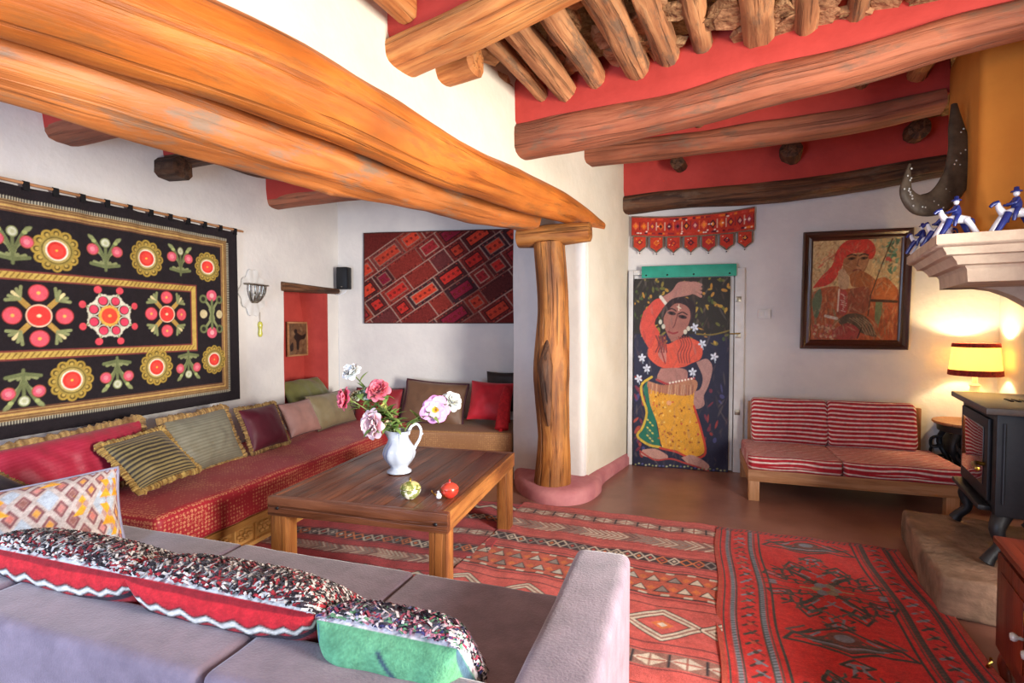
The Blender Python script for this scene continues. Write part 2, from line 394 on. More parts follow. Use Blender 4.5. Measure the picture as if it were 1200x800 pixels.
mat('glass_knob', 'b8b8b0', '9a9a94', 8, .08, 0, 30, spec=.8)
mat('leaf_green', '8aa45a', '64843e', 14, .6, .2, 50); mat('stem_green', '8a9a58', '6f8444', 14, .6, .1, 50)
mat('green_paint', '2a9a80', '22866e', 8, .5, .1, 40)
mat('door_white', 'd8d6d2', 'c6c2bc', 6, .6, .15, 40)
# ================================================================== the room
def V2(x, y, z=0): return Vector((x, y, z))
LW0, LW1 = V2(-3.60+.29*.5, .5), V2(-1.909, 5.83); LD = (LW1-LW0).normalized(); LN = Vector((LD.y, -LD.x, 0))      # left wall, normal into the room
BW1 = LW1+Vector((.988, -.156, 0))*2.75; BD = (BW1-LW1).normalized(); BN = Vector((BD.y, -BD.x, 0))
Q0, Q1 = V2(.65, 4.5), V2(1.17, 5.34); QD = (Q1-Q0).normalized(); QN = Vector((QD.y, -QD.x, 0)); Qn = Q0-QD*4.7                      # divider, its face to the right
DW1 = V2(4.11, 4.46); DD = (DW1-Q1).normalized(); DN = Vector((DD.y, -DD.x, 0))
FD = Vector((.5, .866, 0)); FE = Vector((.866, -.5, 0))                                                        # fireplace: depth and rightward directions
RW1 = DW1-FD*3.3
def wall_panel(name, A, B, z0, z1, m, thick=.25, holes=(), cell=.14, amp=.012, ztop=None, kind='structure'):
    """wall whose face runs A to B, normal to the right of A->B... seen side given by n = (dir.y,-dir.x); holes are (s0,s1,z0,z1)"""
    D = (B-A); L = D.length; D = D.normalized(); n = Vector((D.y, -D.x, 0))
    S = sorted(set(list(np.round(np.linspace(0, L, max(2, int(L/cell))), 4))+[h for q in holes for h in q[:2] if 0 < h < L]))
    Z = sorted(set(list(np.round(np.linspace(z0, z1, max(2, int((z1-z0)/cell))), 4))+[h for q in holes for h in q[2:] if z0 < h < z1]))
    V = []; idx = {}; Fc = []
    inside = lambda s, z: any(q[0] < s < q[1] and q[2] < z < q[3] for q in holes)
    def vid(i, j):
        if (i, j) not in idx:
            p = A+D*S[i]+Vector((0, 0, Z[j])); e = amp*(nz(p, 1.1)+.5*nz(p, 3.1, 4))
            idx[i, j] = len(V); V.append((p+n*e)[:])
        return idx[i, j]
    for i in range(len(S)-1):
        for j in range(len(Z)-1):
            if inside((S[i]+S[i+1])/2, (Z[j]+Z[j+1])/2): continue
            Fc.append([vid(i, j), vid(i+1, j), vid(i+1, j+1), vid(i, j+1)])
    # rim on open edges, back sheet
    ed = {}
    for f in Fc:
        for a, b in zip(f, f[1:]+f[:1]): ed[a, b] = ed.get((a, b), 0)+1
    nf = len(Fc); bk = {}
    def back(v):
        if v not in bk: bk[v] = len(V); V.append((Vector(V[v])-n*thick)[:])
        return bk[v]
    for (a, b) in list(ed):
        if (b, a) not in ed: Fc.append([b, a, back(a), back(b)])
    Fc += [[back(v) for v in f[::-1]] for f in Fc[:nf]]
    o = mesh(name, V, Fc, m, origin=tuple(A)); autosmooth(o, 45); return tag(o, kind=kind)
# floor
nu, nv = 60, 60
X, Y = np.meshgrid(np.linspace(-3.9, 4.8, nu), np.linspace(-1.6, 6.4, nv)); Zf = np.zeros_like(X)
Vf = np.stack([X, Y, Zf], -1).reshape(-1, 3); lo = np.array([[-3.9, -1.6, -.2], [4.8, -1.6, -.2], [4.8, 6.4, -.2], [-3.9, 6.4, -.2]])
nF = len(Vf); c4 = [0, nu-1, nu*nv-1, nu*(nv-1)]
tag(mesh('floor', np.concatenate([Vf, lo]), grid_faces(nu, nv)+[[nF+3, nF+2, nF+1, nF]]+[[c4[(i+1) % 4], c4[i], nF+i, nF+(i+1) % 4] for i in range(4)], 'floor_clay', smooth=False), kind='structure')
def lw_pt(px, py, off=0): return onpl(px, py, LW0+LN*off, LN)
def lw_s(p): return (Vector((p.x, p.y, 0))-LW0).dot(LD)
ns0, ns1 = lw_s(lw_pt(333, 400)), lw_s(lw_pt(384, 400)); nzt = lw_pt(345, 339).z; nzb = .58
wl = wall_panel('wall_left', LW0, LW1+LD*.0, 0, 3.2, 'plaster_white', .32, [(ns0, ns1, nzb, nzt)])
# niche lining: back, sides, sill (the right jamb curves towards the top)
V = []; Fc = []; k = 10
for j in range(k+1):
    z = nzb+(nzt-nzb)*j/k; cut = .07*max(0, (j/k-.55)/.45)**2
    for s_, d_ in ((ns0, .0), (ns0, -.26), (ns1-cut-.05, -.26), (ns1-cut, .004), (ns1, .003)):
        p = LW0+LD*s_+LN*d_+Vector((0, 0, z)); V.append(p[:])
Fc = grid_faces(5, k+1, flip=True); Fc += [[0, 1, 2, 3], [5*k+3, 5*k+2, 5*k+1, 5*k]]
niche = mesh('niche_lining', V, Fc, 'niche_red', origin=tuple(LW0)); niche.parent = wl; niche.location = (0, 0, 0); autosmooth(niche, 40)
a = LW0+LD*(ns0-.03)+LN*-.04+Vector((0, 0, nzt+.02)); b = LW0+LD*(ns1+.16)+LN*-.005+Vector((0, 0, nzt+.02))
lint = sweep('lintel', [a, b], [.09, .05], [.05, .03], 'wood_dark', None, 10, 10, .15, 4, 3); lint.parent = wl; lint.location = Vector(lint.location)-LW0
wall_panel('wall_back', LW1, BW1, 0, 3.2, 'plaster_white', .25)
# divider: face over the opening and the pillar's right flank
Lq = (Q1-Qn).length; s_p = (Q0-Qn).dot(QD)
wall_panel('wall_divider', Qn, Q1+QD*.2, 0, 3.55, 'plaster_cream', .45, [(-1, s_p, -1, 2.34)])
P = catmull([V2(.42, 5.5), V2(.04, 4.86), V2(.07, 4.75), V2(.3, 4.62), V2(.5, 4.52), V2(.6, 4.475), V2(.645, 4.52), V2(.69, 4.63)], 40)
V = []; nzr = 22
for j in range(nzr):
    z = 2.46*j/(nzr-1)
    for i, p in enumerate(P):
        e = .016*(nz((p.x, p.y, z), 1.6, 2)) if i < len(P)-3 else 0
        q = p+Vector((-.5, -.8, 0)).normalized()*(e+(.03*math.exp(-((z-1.0)/.5)**2) if i < 14 else 0)*0); V.append((q.x, q.y, z))
n0 = len(V); V += [(p.x, p.y, 2.46) for p in P]
cap = [n0+i for i in range(len(P))]
pil = mesh('wall_pillar', V, grid_faces(len(P), nzr)+[cap], 'plaster_white', origin=(P[10].x, P[10].y, 0)); tag(pil, kind='structure'); autosmooth(pil, 50)
door_s = None
wall_panel('wall_rear', Q1-DD*.15, DW1+DD*.1, 0, 3.2, 'plaster_white', .25)
wall_panel('wall_right', DW1, RW1, 0, 3.2, 'plaster_white', .25)
# skirting: a pink painted curb along the divider that swells round the post
pl = [V2(1.19, 5.30), V2(.95, 4.9), V2(.80, 4.62), V2(.74, 4.38), V2(.60, 4.15), V2(.43, 4.06), V2(.24, 4.10), V2(.1, 4.28), V2(.03, 4.55), V2(.02, 4.85)]
out = catmull(pl, 44); V = []; Fc = []; prof = [(0, 0), (0, .07), (.02, .1), (.06, .115)]
for i, p in enumerate(out):
    T = (out[min(i+1, 43)]-out[max(i-1, 0)]).normalized(); nrm = Vector((-T.y, T.x, 0))*-1
    for d_, z in prof: q = p+nrm*d_*1.0; V.append((q.x, q.y, z))
    t = i/43; w = interp([Q1-QD*.05-QN*.05, Q0+QD*.4-QN*.08, V2(.45, 4.62), V2(.3, 4.68), V2(.12, 4.85)], t); V.append((w.x, w.y, .12))
Fc = grid_faces(5, 44)
sk = mesh('baseboard_divider', V, Fc, 'skirting_pink', origin=(.43, 4.06, 0))
if sgn_fix([v[:] for v in np.array(V)], Fc): sk.data.flip_normals()
tag(sk, kind='structure'); autosmooth(sk, 50)
# door with white frame
def dw_pt(px, py, off=0): return onpl(px, py, Q1+DN*off, DN)
def dw_M(px, py, off): return frame_M(dw_pt(px, py, off), DD, (0, 0, 1))
dA, dB = dw_pt(742, 500).copy(), dw_pt(858, 500).copy(); dA.z = dB.z = 0; dW = (dB-dA).length; dH = dw_pt(800, 322).z
M0 = frame_M(dA+DN*.0, DD, (0, 0, 1))
door = thing('door_1', None, None, M=M0); tag(door, kind='structure')
nb = 5
for i in range(nb):
    o = box('door_board', dW*i/nb+.003, dW*(i+1)/nb-.003, .01, dH, .012, .035, 'door_white', door, .004, axis=1)
for nm, x0, x1, y0, y1 in (('door_jamb', -.05, -.004, 0, dH+.05), ('door_jamb', dW+.004, dW+.09, 0, dH+.05), ('door_head', -.004, dW+.004, dH+.004, dH+.05)):
    box(nm, x0, x1, y0, y1, .008, .055, 'door_white', door, .006, axis=1)
for z in (.55, 1.28, 1.62): box('hinge', dW+.012, dW+.06, z, z+.05, .05, .062, 'silver_old', door, .004)
sweep('latch', [(dW-.06, 1.32, .06), (dW+.02, 1.32, .075), (dW+.05, 1.325, .065)], .006, .006, 'brass', door, 8, 8)
# ------------------------------------------------------------------ ceilings
ce0 = Q1+QD*.25; bm_pts = []
nu, nv = 90, 70; V = []
for j in range(nv):
    for i in range(nu):
        s_ = -4.9+i*(5.9/(nu-1)); w = -.05+4.6*j/(nv-1)           # along the divider and to the right of it
        p = Q1+QD*s_+QN*w; z = 3.10-.065*s_
        z += .05*nz((p.x, p.y, 0), 7)+.03*nz((p.x, p.y, 2), 17)
        V.append((p.x, p.y, z+.02))
n0 = len(V); ex = [(V[k][0], V[k][1], 3.75) for k in (0, nu-1, nu*nv-1, nu*(nv-1))]; cc = [0, nu-1, nu*nv-1, nu*(nv-1)]
ceil = mesh('ceiling', V+ex, grid_faces(nu, nv, flip=True)+[[n0, n0+1, n0+2, n0+3]]+[[cc[i], cc[(i+1) % 4], n0+(i+1) % 4, n0+i] for i in range(4)], 'roof_brush', origin=(V[0][0], V[0][1], 0))
tag(ceil, kind='structure')
def ceil_z(p): return 3.10-.065*(Vector((p[0], p[1], 0))-Q1).dot(QD)
p0 = LW0-LN*.3; p1 = LW1+BD*3.2; 
V = []
for z in (2.92, 3.2):
    for s_, w in ((-.3, -.3), (5.6, -.3), (5.6, 3.1), (3.6, 2.3), (-.3, 1.2)):
        p = LW0+LD*s_+LN*w; V.append((p.x, p.y, z))
tag(mesh('ceiling_alcove', V, [[4, 3, 2, 1, 0], [5, 6, 7, 8, 9]]+[[i, (i+1) % 5, 5+(i+1) % 5, 5+i] for i in range(5)], 'plaster_white', smooth=False, origin=V[0]), kind='structure')
# ------------------------------------------------------------------ the two big orange logs on the post
def log_on(plane_P, plane_N, pix, mname, name, label, cat='beam', extra=1.0, amp=.06, **kw):
    pts = [onpl(x, y, plane_P, plane_N) for x, y, t in pix]; rr = [t/2*p.y/F_PX*extra for p, (x, y, t) in zip(pts, pix)]
    o = sweep(name, pts, rr, rr, mname, rings=80, seg=28, amp=amp, nf=3.2, **kw); return tag(o, label, cat)
BNn = Vector((.842, -.539, 0)); BA = Vector((.45, 4.5, 0))+BNn*.13
log_on(BA, BNn, [(-60, -55, 150), (130, 16, 126), (333, 95, 96), (500, 178, 60), (560, 205, 50), (600, 221, 46), (650, 240, 36), (685, 256, 22), (704, 265, 12)], 'wood_orange', 'log_beam',
       'thick glossy orange log beam under the white wall, upper of the two', amp=.09)
log_on(BA-BNn*.29, BNn, [(-60, 46, 118), (0, 62, 110), (167, 117, 92), (333, 172, 74), (400, 193, 66), (500, 226, 44), (560, 243, 36), (621, 258, 30)], 'wood_orange_low', 'log_beam',
       'rough orange log beam with grey weathered patches, lower of the two', amp=.17)
post_b = Vector((.335, 4.3, .09))
o = sweep('log_post', [(.335, 4.3, .05), (.345, 4.3, .5), (.318, 4.3, 1.0), (.33, 4.31, 1.5), (.305, 4.32, 2.06)], [.15, .128, .152, .125, .125], [.15, .128, .15, .125, .125], 'wood_post', rings=70, seg=28, amp=.13, nf=1.5)
tag(o, 'gnarled tree trunk post standing on the pink curb', 'post')
V = []
kn = sweep('knot', [(.29, 4.175, .60), (.275, 4.165, .82), (.262, 4.17, 1.08), (.285, 4.19, 1.30)], [.008, .045, .06, .01], [.006, .03, .045, .008], 'wood_dark', rings=16, seg=12, amp=.2, nf=5)
kn.parent = o; kn.location = Vector(kn.location)-Vector(o.location)
c = Vector((.33, 4.29, 2.13)); e = Vector((.852, -.3, .02)).normalized()
tag(sweep('corbel_log', [c-e*.29, c-e*.05, c+e*.3], [.085, .09, .08], [.085, .088, .08], 'wood_post', rings=24, seg=18, amp=.16), 'short horizontal log lying across the top of the post', 'log')
# ------------------------------------------------------------------ red and wood ceiling beams of the main room
def ceiling_beam(label, pix, ang, band, mname='wood_beam', half=.115, amp=.11, expo=3.2, ext=None):
    """pix: (px, py, thickness) of the wooden underside from the divider rightwards; band: height of red plaster above"""
    P0 = onpl(pix[0][0], pix[0][1], Q1, QN); e = Vector((math.cos(ang), math.sin(ang), 0)); n = Vector((e.y, -e.x, 0))
    pts = [onpl(x, y, P0, n) for x, y, t in pix]; pts[0] = pts[0]-e*.08
    rr = [t/2*p.y/F_PX*.86 for p, (x, y, t) in zip(pts, pix)]
    t_ = thing('ceiling_beam', label, 'beam', tuple(pts[0]))
    o = sweep('timber', [p-pts[0] for p in pts], [half]*len(rr), rr, mname, t_, 80, 24, amp, 3.4, expo)
    top = [p-pts[0]+Vector((0, 0, r*.7+band/2)) for p, r in zip(pts, rr)]
    sweep('plaster_band', top, half*.88, band/2+.02, 'plaster_red', t_, 40, 20, .02, 2, 7)
    return t_, pts, rr, n, e
b1 = ceiling_beam('long red and brown ceiling beam running in front of the chimney, largest in view',
     [(613, 166, 46), (700, 150, 46), (800, 129, 44), (900, 102, 46), (1000, 78, 42), (1100, 49, 42), (1200, 24, 38), (1330, -10, 36)], math.radians(-29), .30)
b0 = ceiling_beam('pale orange ceiling beam nearest the top edge with red side',
     [(472, 70, 34), (527, 44, 36), (590, 14, 36), (660, -22, 38), (800, -90, 40), (1000, -190, 40)], math.radians(-31), .38, 'wood_beam_light')
b2 = ceiling_beam('middle brown ceiling beam with red band behind the largest one',
     [(691, 182, 26), (800, 171, 26), (900, 157, 28), (1000, 142, 30), (1104, 119, 26)], math.radians(-26), .62, 'wood_beam')
b3 = ceiling_beam('dark wooden ceiling beam along the rear wall above the door',
     [(735, 241, 24), (800, 233, 24), (900, 226, 27), (1000, 213, 27), (1104, 195, 28)], math.radians(-19.5), .62, 'wood_dark')
# joists, pieces of the ceiling
mat('roof_stone_mat', 'b48660', '7d5638', 9, .95, .8, 30, bdist=.03)
def joist(p, q, r0, r1, mname='wood_joist', amp=.14):
    o = sweep('joist', [p, (Vector(p)+Vector(q))/2+Vector((0, 0, random.uniform(-.02, .02))), q], [r0, (r0+r1)/2, r1], [r0, (r0+r1)/2, r1], mname, rings=26, seg=12, amp=amp*1.6, nf=5)
    o.parent = ceil; o.location = Vector(o.location)-Vector(ceil.location); return o
jd = Vector((math.sin(math.radians(27)), math.cos(math.radians(27)), 0))
P1 = b1[1][1]; n1 = b1[3]
for (px, py, r) in [(640, 118, .05), (668, 114, .075), (704, 100, .065), (750, 88, .085), (786, 74, .075), (826, 62, .06), (890, 50, .085), (944, 42, .06), (1002, 26, .055), (1068, 6, .05), (1130, -14, .06)]:
    a = onpl(px, py, P1+n1*.02, n1)+jd*.10; q = a-jd*1.75; q.z = a.z+.10+random.uniform(-.02, .02)
    joist(a, q, r*.9, r*1.05, 'wood_joist', .13)
random.seed(19)
for i in range(110):                                  # flat stones and chips laid over the joists
    px, t = random.uniform(600, 1120), random.uniform(-.05, 1.2); a = onpl(px, 112-(px-613)*.205, P1+n1*.02, n1)+Vector((0, 0, .035)); a.z += .055*t; a = a-jd*t
    w, l = random.uniform(.05, .12), random.uniform(.05, .14); k = 7; V = []
    for zz, sc2 in ((.0, 1), (-.03, .9)):
        for j in range(k): th = 2*math.pi*j/k; r_ = random.uniform(.75, 1.1)*sc2; V.append(tuple(a+jd*(l*r_*math.cos(th))+Vector((jd.y, -jd.x, 0))*(w*r_*math.sin(th))+Vector((0, 0, zz+random.uniform(-.012, .012)))))
    o = mesh('roof_stone', V, [list(range(k))[::-1], [k+j for j in range(k)]]+[[j, (j+1) % k, k+(j+1) % k, k+j] for j in range(k)], 'roof_stone_mat' if i % 3 else 'roof_brush', smooth=False, origin=tuple(a)); o.parent = ceil; o.location = Vector(o.location)-Vector(ceil.location)
    if sgn_fix([Vector(v)-a for v in V], [list(p.vertices) for p in o.data.polygons]): o.data.flip_normals()
P2 = b2[1][1]; n2 = b2[3]
for (px, py, r) in [(888, 118, .05), (955, 103, .045), (1010, 96, .05), (1075, 88, .06), (820, 140, .05)]:
    a = onpl(px, py, P2+n2*.1, n2); joist(a-jd*.45, a+jd*.2, r, r)
P3 = b3[1][1]; n3 = b3[3]
for (px, py, r) in [(797, 196, .06), (927, 180, .085), (1072, 158, .08)]:
    a = onpl(px, py, P3+n3*.12, n3); joist(a-jd*.18, a+jd*.15, r, r, 'wood_dark')
# stub bracket under the pale beam and a joist end at the very top left
P0b = b0[1][0]; 
a = onpl(528, 78, P0b+QN*.12+QD*.22, QN); tag(sweep('beam_stub', [a-QN*.22, a+QN*.16], [.07, .075], [.085, .08], 'wood_beam_light', rings=10, seg=14, amp=.1, expo=3), 'short cut log stub sticking out of the white wall below the pale beam', 'log')
a = onpl(478, 14, P0b+b0[3]*.10, b0[3]); tag(sweep('joist_end', [a-jd*.7+Vector((0, 0, .06)), a], [.06, .055], [.06, .055], 'wood_beam_light', rings=10, seg=10, amp=.08, expo=4), 'square pale joist end at the top edge against the red beam side', 'log')
# ------------------------------------------------------------------ alcove beams, red with worn undersides
for i, (px, py, lab, h) in enumerate([(75, 168, 'red painted beam end nearest above the embroidered hanging', .30), (207, 196, 'red painted beam end with chipped underside, middle above the hanging', .30), (322, 244, 'red painted beam end farthest, left of the speaker corner', .30)]):
    a = lw_pt(px, py, .0); e = (LN*1.0+LD*(-.05)).normalized(); a = a+Vector((0, 0, .085))
    t_ = thing('alcove_beam', lab, 'beam', tuple(a-e*.1))
    L = [1.35, 1.5, 1.7][i]
    sweep('timber', [Vector((0, 0, -.02)), e*(L/2), e*L], [.10, .11, .11], [.075, .07, .075], 'wood_beam' if i != 1 else 'wood_dark', t_, 20, 16, .08, 3, 3.2)
    sweep('plaster_band', [Vector((0, 0, .15)), e*L+Vector((0, 0, .15))], .115, .20, 'plaster_red', t_, 16, 16, .02, 2, 6)
a = lw_pt(192, 198, 0); tag(sweep('log_stub', [a-LN*.1, a+LN*.17], [.075, .08], [.07, .075], 'wood_dark', rings=10, seg=12, amp=.16, expo=3.5), 'weathered grey log stub poking from the wall above the hanging', 'log')
a = lw_pt(262, 190, .05); b = lw_pt(335, 208, .35); tag(sweep('thin_pole', [a, (a+b)/2+Vector((0, 0, -.02)), b], [.035, .045, .04], [.03, .035, .03], 'wood_dark', rings=14, seg=10, amp=.18), 'thin weathered pole lying between red beam ends under the orange log', 'log')
# ================================================================== furniture
def damask(name, red, gold, sc=34):
    m, nt, bs = nodes(name); tc = N(nt, 'ShaderNodeTexCoord')
    v = N(nt, 'ShaderNodeTexVoronoi', i_Scale=sc, i_Randomness=.15); nt.links.new(tc.outputs['Object'], v.inputs['Vector'])
    r1 = ramp(nt, v.outputs['Distance'], [(.12, 0), (.2, 1), (.42, 1), (.5, 0)])
    n = N(nt, 'ShaderNodeTexNoise', i_Scale=sc*2.2, i_Detail=2); nt.links.new(tc.outputs['Object'], n.inputs['Vector'])
    r2 = ramp(nt, n.outputs['Fac'], [(.40, .05), (.55, .8)])
    c = mixc(nt, mixc(nt, 1.0, r1, r2, 'MULTIPLY'), lin(red), lin(gold)); nt.links.new(c, bs.inputs['Base Color'])
    bumpit(nt, bs, n.outputs['Fac'], .15, .004); bs.inputs['Roughness'].default_value = .55; bs.inputs['Sheen Weight'].default_value = .05
damask('damask_red', 'a41e2c', 'd8966c', 44); damask('damask_tan', '8f6440', 'b98c5a', 56)
def soft_box(name, x0, x1, y0, y1, z0, z1, m, parent, bev=.06, n=10, amp=.006, f=4, seed=0):
    b = box_bm(x0, x1, y0, y1, z0, z1, bev, 5)
    L = max(x1-x0, y1-y0)
    for ax, a0, a1 in ((0, x0, x1), (1, y0, y1)):
        k = int((a1-a0)/.09)
        for i in range(1, k):
            co = [0, 0, 0]; no = [0, 0, 0]; co[ax] = a0+(a1-a0)*i/k; no[ax] = 1
            bmesh.ops.bisect_plane(b, geom=b.verts[:]+b.edges[:]+b.faces[:], plane_co=co, plane_no=no)
    b.normal_update()
    for v in b.verts: v.co += v.normal*amp*(nz(v.co, f, seed)+.5*nz(v.co, f*2.6, seed+3))
    return autosmooth(bm_mesh(name, b, m, parent, axis=0), 60)
# ---- left bench: carved wooden base with a red damask mattress
bf = .97; sb0 = lw_s(V2(-1.82, 2.66)); sb1 = lw_s(BW1*0+LW1)-.03
Mb = frame_M(LW0+LD*sb0+Vector((0, 0, 0)), LD, LN*-1); Lb = sb1-sb0              # local x along the wall, y to the wall, z up
Mb = Matrix((LD, LN*-1, Vector((0, 0, 1)))).transposed().to_4x4(); Mb.translation = LW0+LD*sb0+LN*bf
bench = thing('wall_bench', 'long carved wooden wall bench with red damask mattress below the embroidered hanging', 'bench', M=Mb)
box('base', 0, Lb, .035, bf-.02, .0, .19, 'wood_carved', bench, .004)
box('rail', 0, Lb, 0, .05, .15, .195, 'wood_carved', bench, .008); box('rail', 0, Lb, .005, .05, 0, .035, 'wood_carved', bench, .006)
for i in range(int(3.0/.17)):
    x = .02+i*.17
    if x > Lb-.8: break
    box('stile', x, x+.014, .012, .05, .035, .15, 'wood_carved', bench, .003, axis=2)
    b = bmesh.new()
    for k in range(6):
        a = k*math.pi/3; cx, cz = x+.092+.032*math.cos(a)*1.3, .092+.028*math.sin(a)
        box_bm(cx-.016, cx+.016, .020, .045, cz-.010, cz+.010, .006, 2, b)
    box_bm(x+.08, x+.104, .015, .045, .08, .104, .007, 2, b)
    bm_mesh('carved_rosette', b, 'wood_carved', bench, axis=0)
soft_box('mattress', .0, Lb, -.015, bf-.03, .195, .42, 'damask_red', bench, .05, amp=.008)
# ---- back bench
bk_d = .74; e0 = LW1+BN*bk_d; sx0 = bf+.04; 
Mk = Matrix((BD, BN*-1, Vector((0, 0, 1)))).transposed().to_4x4(); Mk.translation = LW1+BN*bk_d+BD*sx0; Lk = 1.02
Lk = (Vector((.03, 4.98, 0))-Vector(Mk.translation)).dot(BD)
bb = thing('wall_bench', 'short wall bench with tan brocade mattress below the patchwork kilim', 'bench', M=Mk)
box('base', 0, Lk-.01, .03, bk_d-.03, 0, .23, 'wood_carved', bb); box('rail', 0, Lk-.01, .01, .05, .19, .23, 'wood_carved', bb)
soft_box('mattress', 0, Lk, -.01, bk_d-.04, .232, .42, 'damask_tan', bb, .035, amp=.005)
# ---- coffee table
tz = .522; TR = math.radians(-14.85); tc_ = Vector((-.619, 3.164, 0)); TW, TL = .99, 1.243
table = thing('coffee_table', 'low square-legged brown wooden coffee table on the kilim', 'table', tc_, TR)
npk = 6
for i in range(npk):
    x0 = -TW/2+.04+(TW-.08)*i/npk; x1 = -TW/2+.04+(TW-.08)*(i+1)/npk
    box('plank', x0+.0006, x1-.0006, -TL/2+.035, TL/2-.035, tz-.03+random.uniform(-.001, 0), tz-random.uniform(0, .0015), 'wood_table', table, .0025, axis=1)
for sx in (-1, 1): box('apron', sx*(TW/2-.0195)-.0195, sx*(TW/2-.0195)+.0195, -TL/2+.035, TL/2-.035, tz-.095, tz+.001, 'wood_leg' if sx > 0 else 'wood_table', table, .005, axis=1)
for sy in (-1, 1): box('apron', -TW/2, TW/2, sy*(TL/2-.0175)-.0175, sy*(TL/2-.0175)+.0175, tz-.096, tz, 'wood_table', table, .005, axis=0)
for sx in (-1, 1):
    for sy in (-1, 1):
        l = box('leg', sx*(TW/2-.055)-.046, sx*(TW/2-.055)+.046, sy*(TL/2-.055)-.046, sy*(TL/2-.055)+.046, .012, tz-.04, 'wood_leg', table, .008, axis=2)
        V, Fc = lathe_vf([(0, 0), (.009, 0), (.008, .005), (0, .007)], 10)
        V = [(v[0]+sx*(TW/2-.06), sy*(TL/2-.001)+sy*v[2], tz-.055+v[1]) for v in V]; mesh('nail', V, Fc, 'iron_black', table)
# ---- grey sofa in front
SR = math.radians(-18.3); SO = Vector((.093, .84, 0)); SL = 2.72; SD = 1.0
sofa = thing('sofa', 'grey velvet three-seat sofa seen from behind at the bottom edge', 'sofa', SO, SR)
def sl(px, py, z):
    p = atz(px, py, z)-SO; c, s = math.cos(-SR), math.sin(-SR); return Vector((p.x*c-p.y*s, p.x*s+p.y*c, z))
soft_box('base', -SL+.02, -.02, .02, SD-.05, .06, .27, 'sofa_velvet', sofa, .02, amp=.002)
def rounded_arm(x0, x1): return soft_box('arm', x0, x1, .0, SD, .05, .62, 'sofa_velvet', sofa, .035, amp=.005)
rounded_arm(-.185, 0); rounded_arm(-SL, -SL+.185)
xs = [-SL+.19, sl(258, 653, .42).x, sl(467, 690, .42).x, -.19]
for a, b in zip(xs[:-1], xs[1:]): soft_box('seat_cushion', a+.003, b-.003, .24, SD+.01, .272, .43, 'sofa_velvet', sofa, .025, amp=.005, seed=a)
soft_box('back_frame', -SL+.19, -.19, .06, .22, .06, .5, 'sofa_velvet', sofa, .03, amp=.004)
xb = [-SL+.19, -1.75, sl(240, 785, .62).x, -.19]
for a, b in zip(xb[:-1], xb[1:]): soft_box('back_cushion', a+.003, b-.003, .05, .245, .44, .622, 'sofa_velvet', sofa, .03, amp=.006, seed=b)
for sx in (-SL+.1, -.1):
    for sy in (.08, SD-.1): box('foot', sx-.025, sx+.025, sy-.025, sy+.025, 0, .065, 'wood_dark', sofa, .004, axis=2)
# ---- striped couch by the rear wall
cA = atz(877, 586, 0); cR = math.radians(-18.5); cL, cD = 1.40, .76
couch = thing('day_couch', 'low wooden couch with red and white striped cushions against the rear wall', 'sofa', cA, cR)
for x in (.0, cL-.09):
    for y in (0, cD-.08): box('leg', x, x+.08, y, y+.07, 0, .16, 'wood_couch', couch, .004, axis=2)
box('rail', -.005, cL, .0, .035, .155, .25, 'wood_couch', couch, .005); box('rail', -.005, cL, cD-.035, cD, .155, .25, 'wood_couch', couch, .005)
for x in (-.005, cL-.03): box('side_rail', x, x+.03, .037, cD-.037, .155, .25, 'wood_couch', couch, .004, axis=1)
box('slat_deck', .03, cL-.03, .037, cD-.037, .2, .235, 'wood_couch', couch, .003)
for x in (.06, cL-.04): box('back_post', x, x+.04, cD-.04, cD, .25, .70, 'wood_couch', couch, .004, axis=2)
box('back_board', .102, cL-.042, cD-.03, cD-.005, .26, .70, 'wood_couch', couch, .004)
def stripes(nu, nv, w, h, per, horiz=True, red='b51f2a', white='e8d8cc', frac=.3, wob=.004):
    cv = Canvas(nu, nv, w, h, red); X, Y = np.meshgrid(cv.x, cv.y)
    t = (Y if horiz else X)+wob*np.sin(X*9)+wob*.6*np.sin(X*23+1)
    f = (t/per) % 1; a = np.clip((frac/2-abs(f-.5))*14+.5, 0, 1)[..., None]
    cv.A = cv.A*(1-a)+np.array(lin(white))*a; return cv
def sheet_box(name, L, D, H, per, parent, M, frac=.32, red='b51f2a', bev=.05, n=(70, 46)):
    """mattress: closed profile swept along x; stripes run along x and follow the profile"""
    pr = []
    for (cx, cy, a0) in ((-D/2+bev, -H/2+bev, math.pi), (D/2-bev, -H/2+bev, 1.5*math.pi), (D/2-bev, H/2-bev, 0), (-D/2+bev, H/2-bev, .5*math.pi)):
        for k in range(5): a = a0+k*math.pi/8; pr.append((cx+bev*math.cos(a), cy+bev*math.sin(a)))
    # densify
    P = []; T = []; t = 0
    for (a, b) in zip(pr, pr[1:]+pr[:1]):
        ln = math.dist(a, b); k = max(1, int(ln/.005))
        for i in range(k): P.append((a[0]+(b[0]-a[0])*i/k, a[1]+(b[1]-a[1])*i/k)); T.append(t+ln*i/k)
        t += ln
    nu = len(P); nx = n[0]; V = []; C = []; r = np.array(lin(red)); w = np.array(lin('e8d6ca'))
    for j in range(nx):
        x = L*(j/(nx-1)-.5); sc = 1-.12*max(0, (abs(j/(nx-1)-.5)-.46)/.04)**2
        for (y, z), tt in zip(P, T):
            e = .006*nz((x*3, y*6, z*6), 1.5, 1)
            V.append((x, y*sc, z*sc+e)); f = ((tt+.004*math.sin(x*11+tt*9))/per) % 1
            a = min(max((frac/2-abs(f-.5))*9+.5, 0), 1); C.append(r*(1-a)+w*a)
    Fc = grid_faces(nu, nx, wrap=True, flip=True); Fc += [list(range(nu)), [nu*(nx-1)+k for k in range(nu)][::-1]]
    o = mesh(name, V, Fc, 'kilim_wool', parent, True, None, C)
    if sgn_fix(V, Fc): o.data.flip_normals()
    o.matrix_local = M; return autosmooth(o, 55)
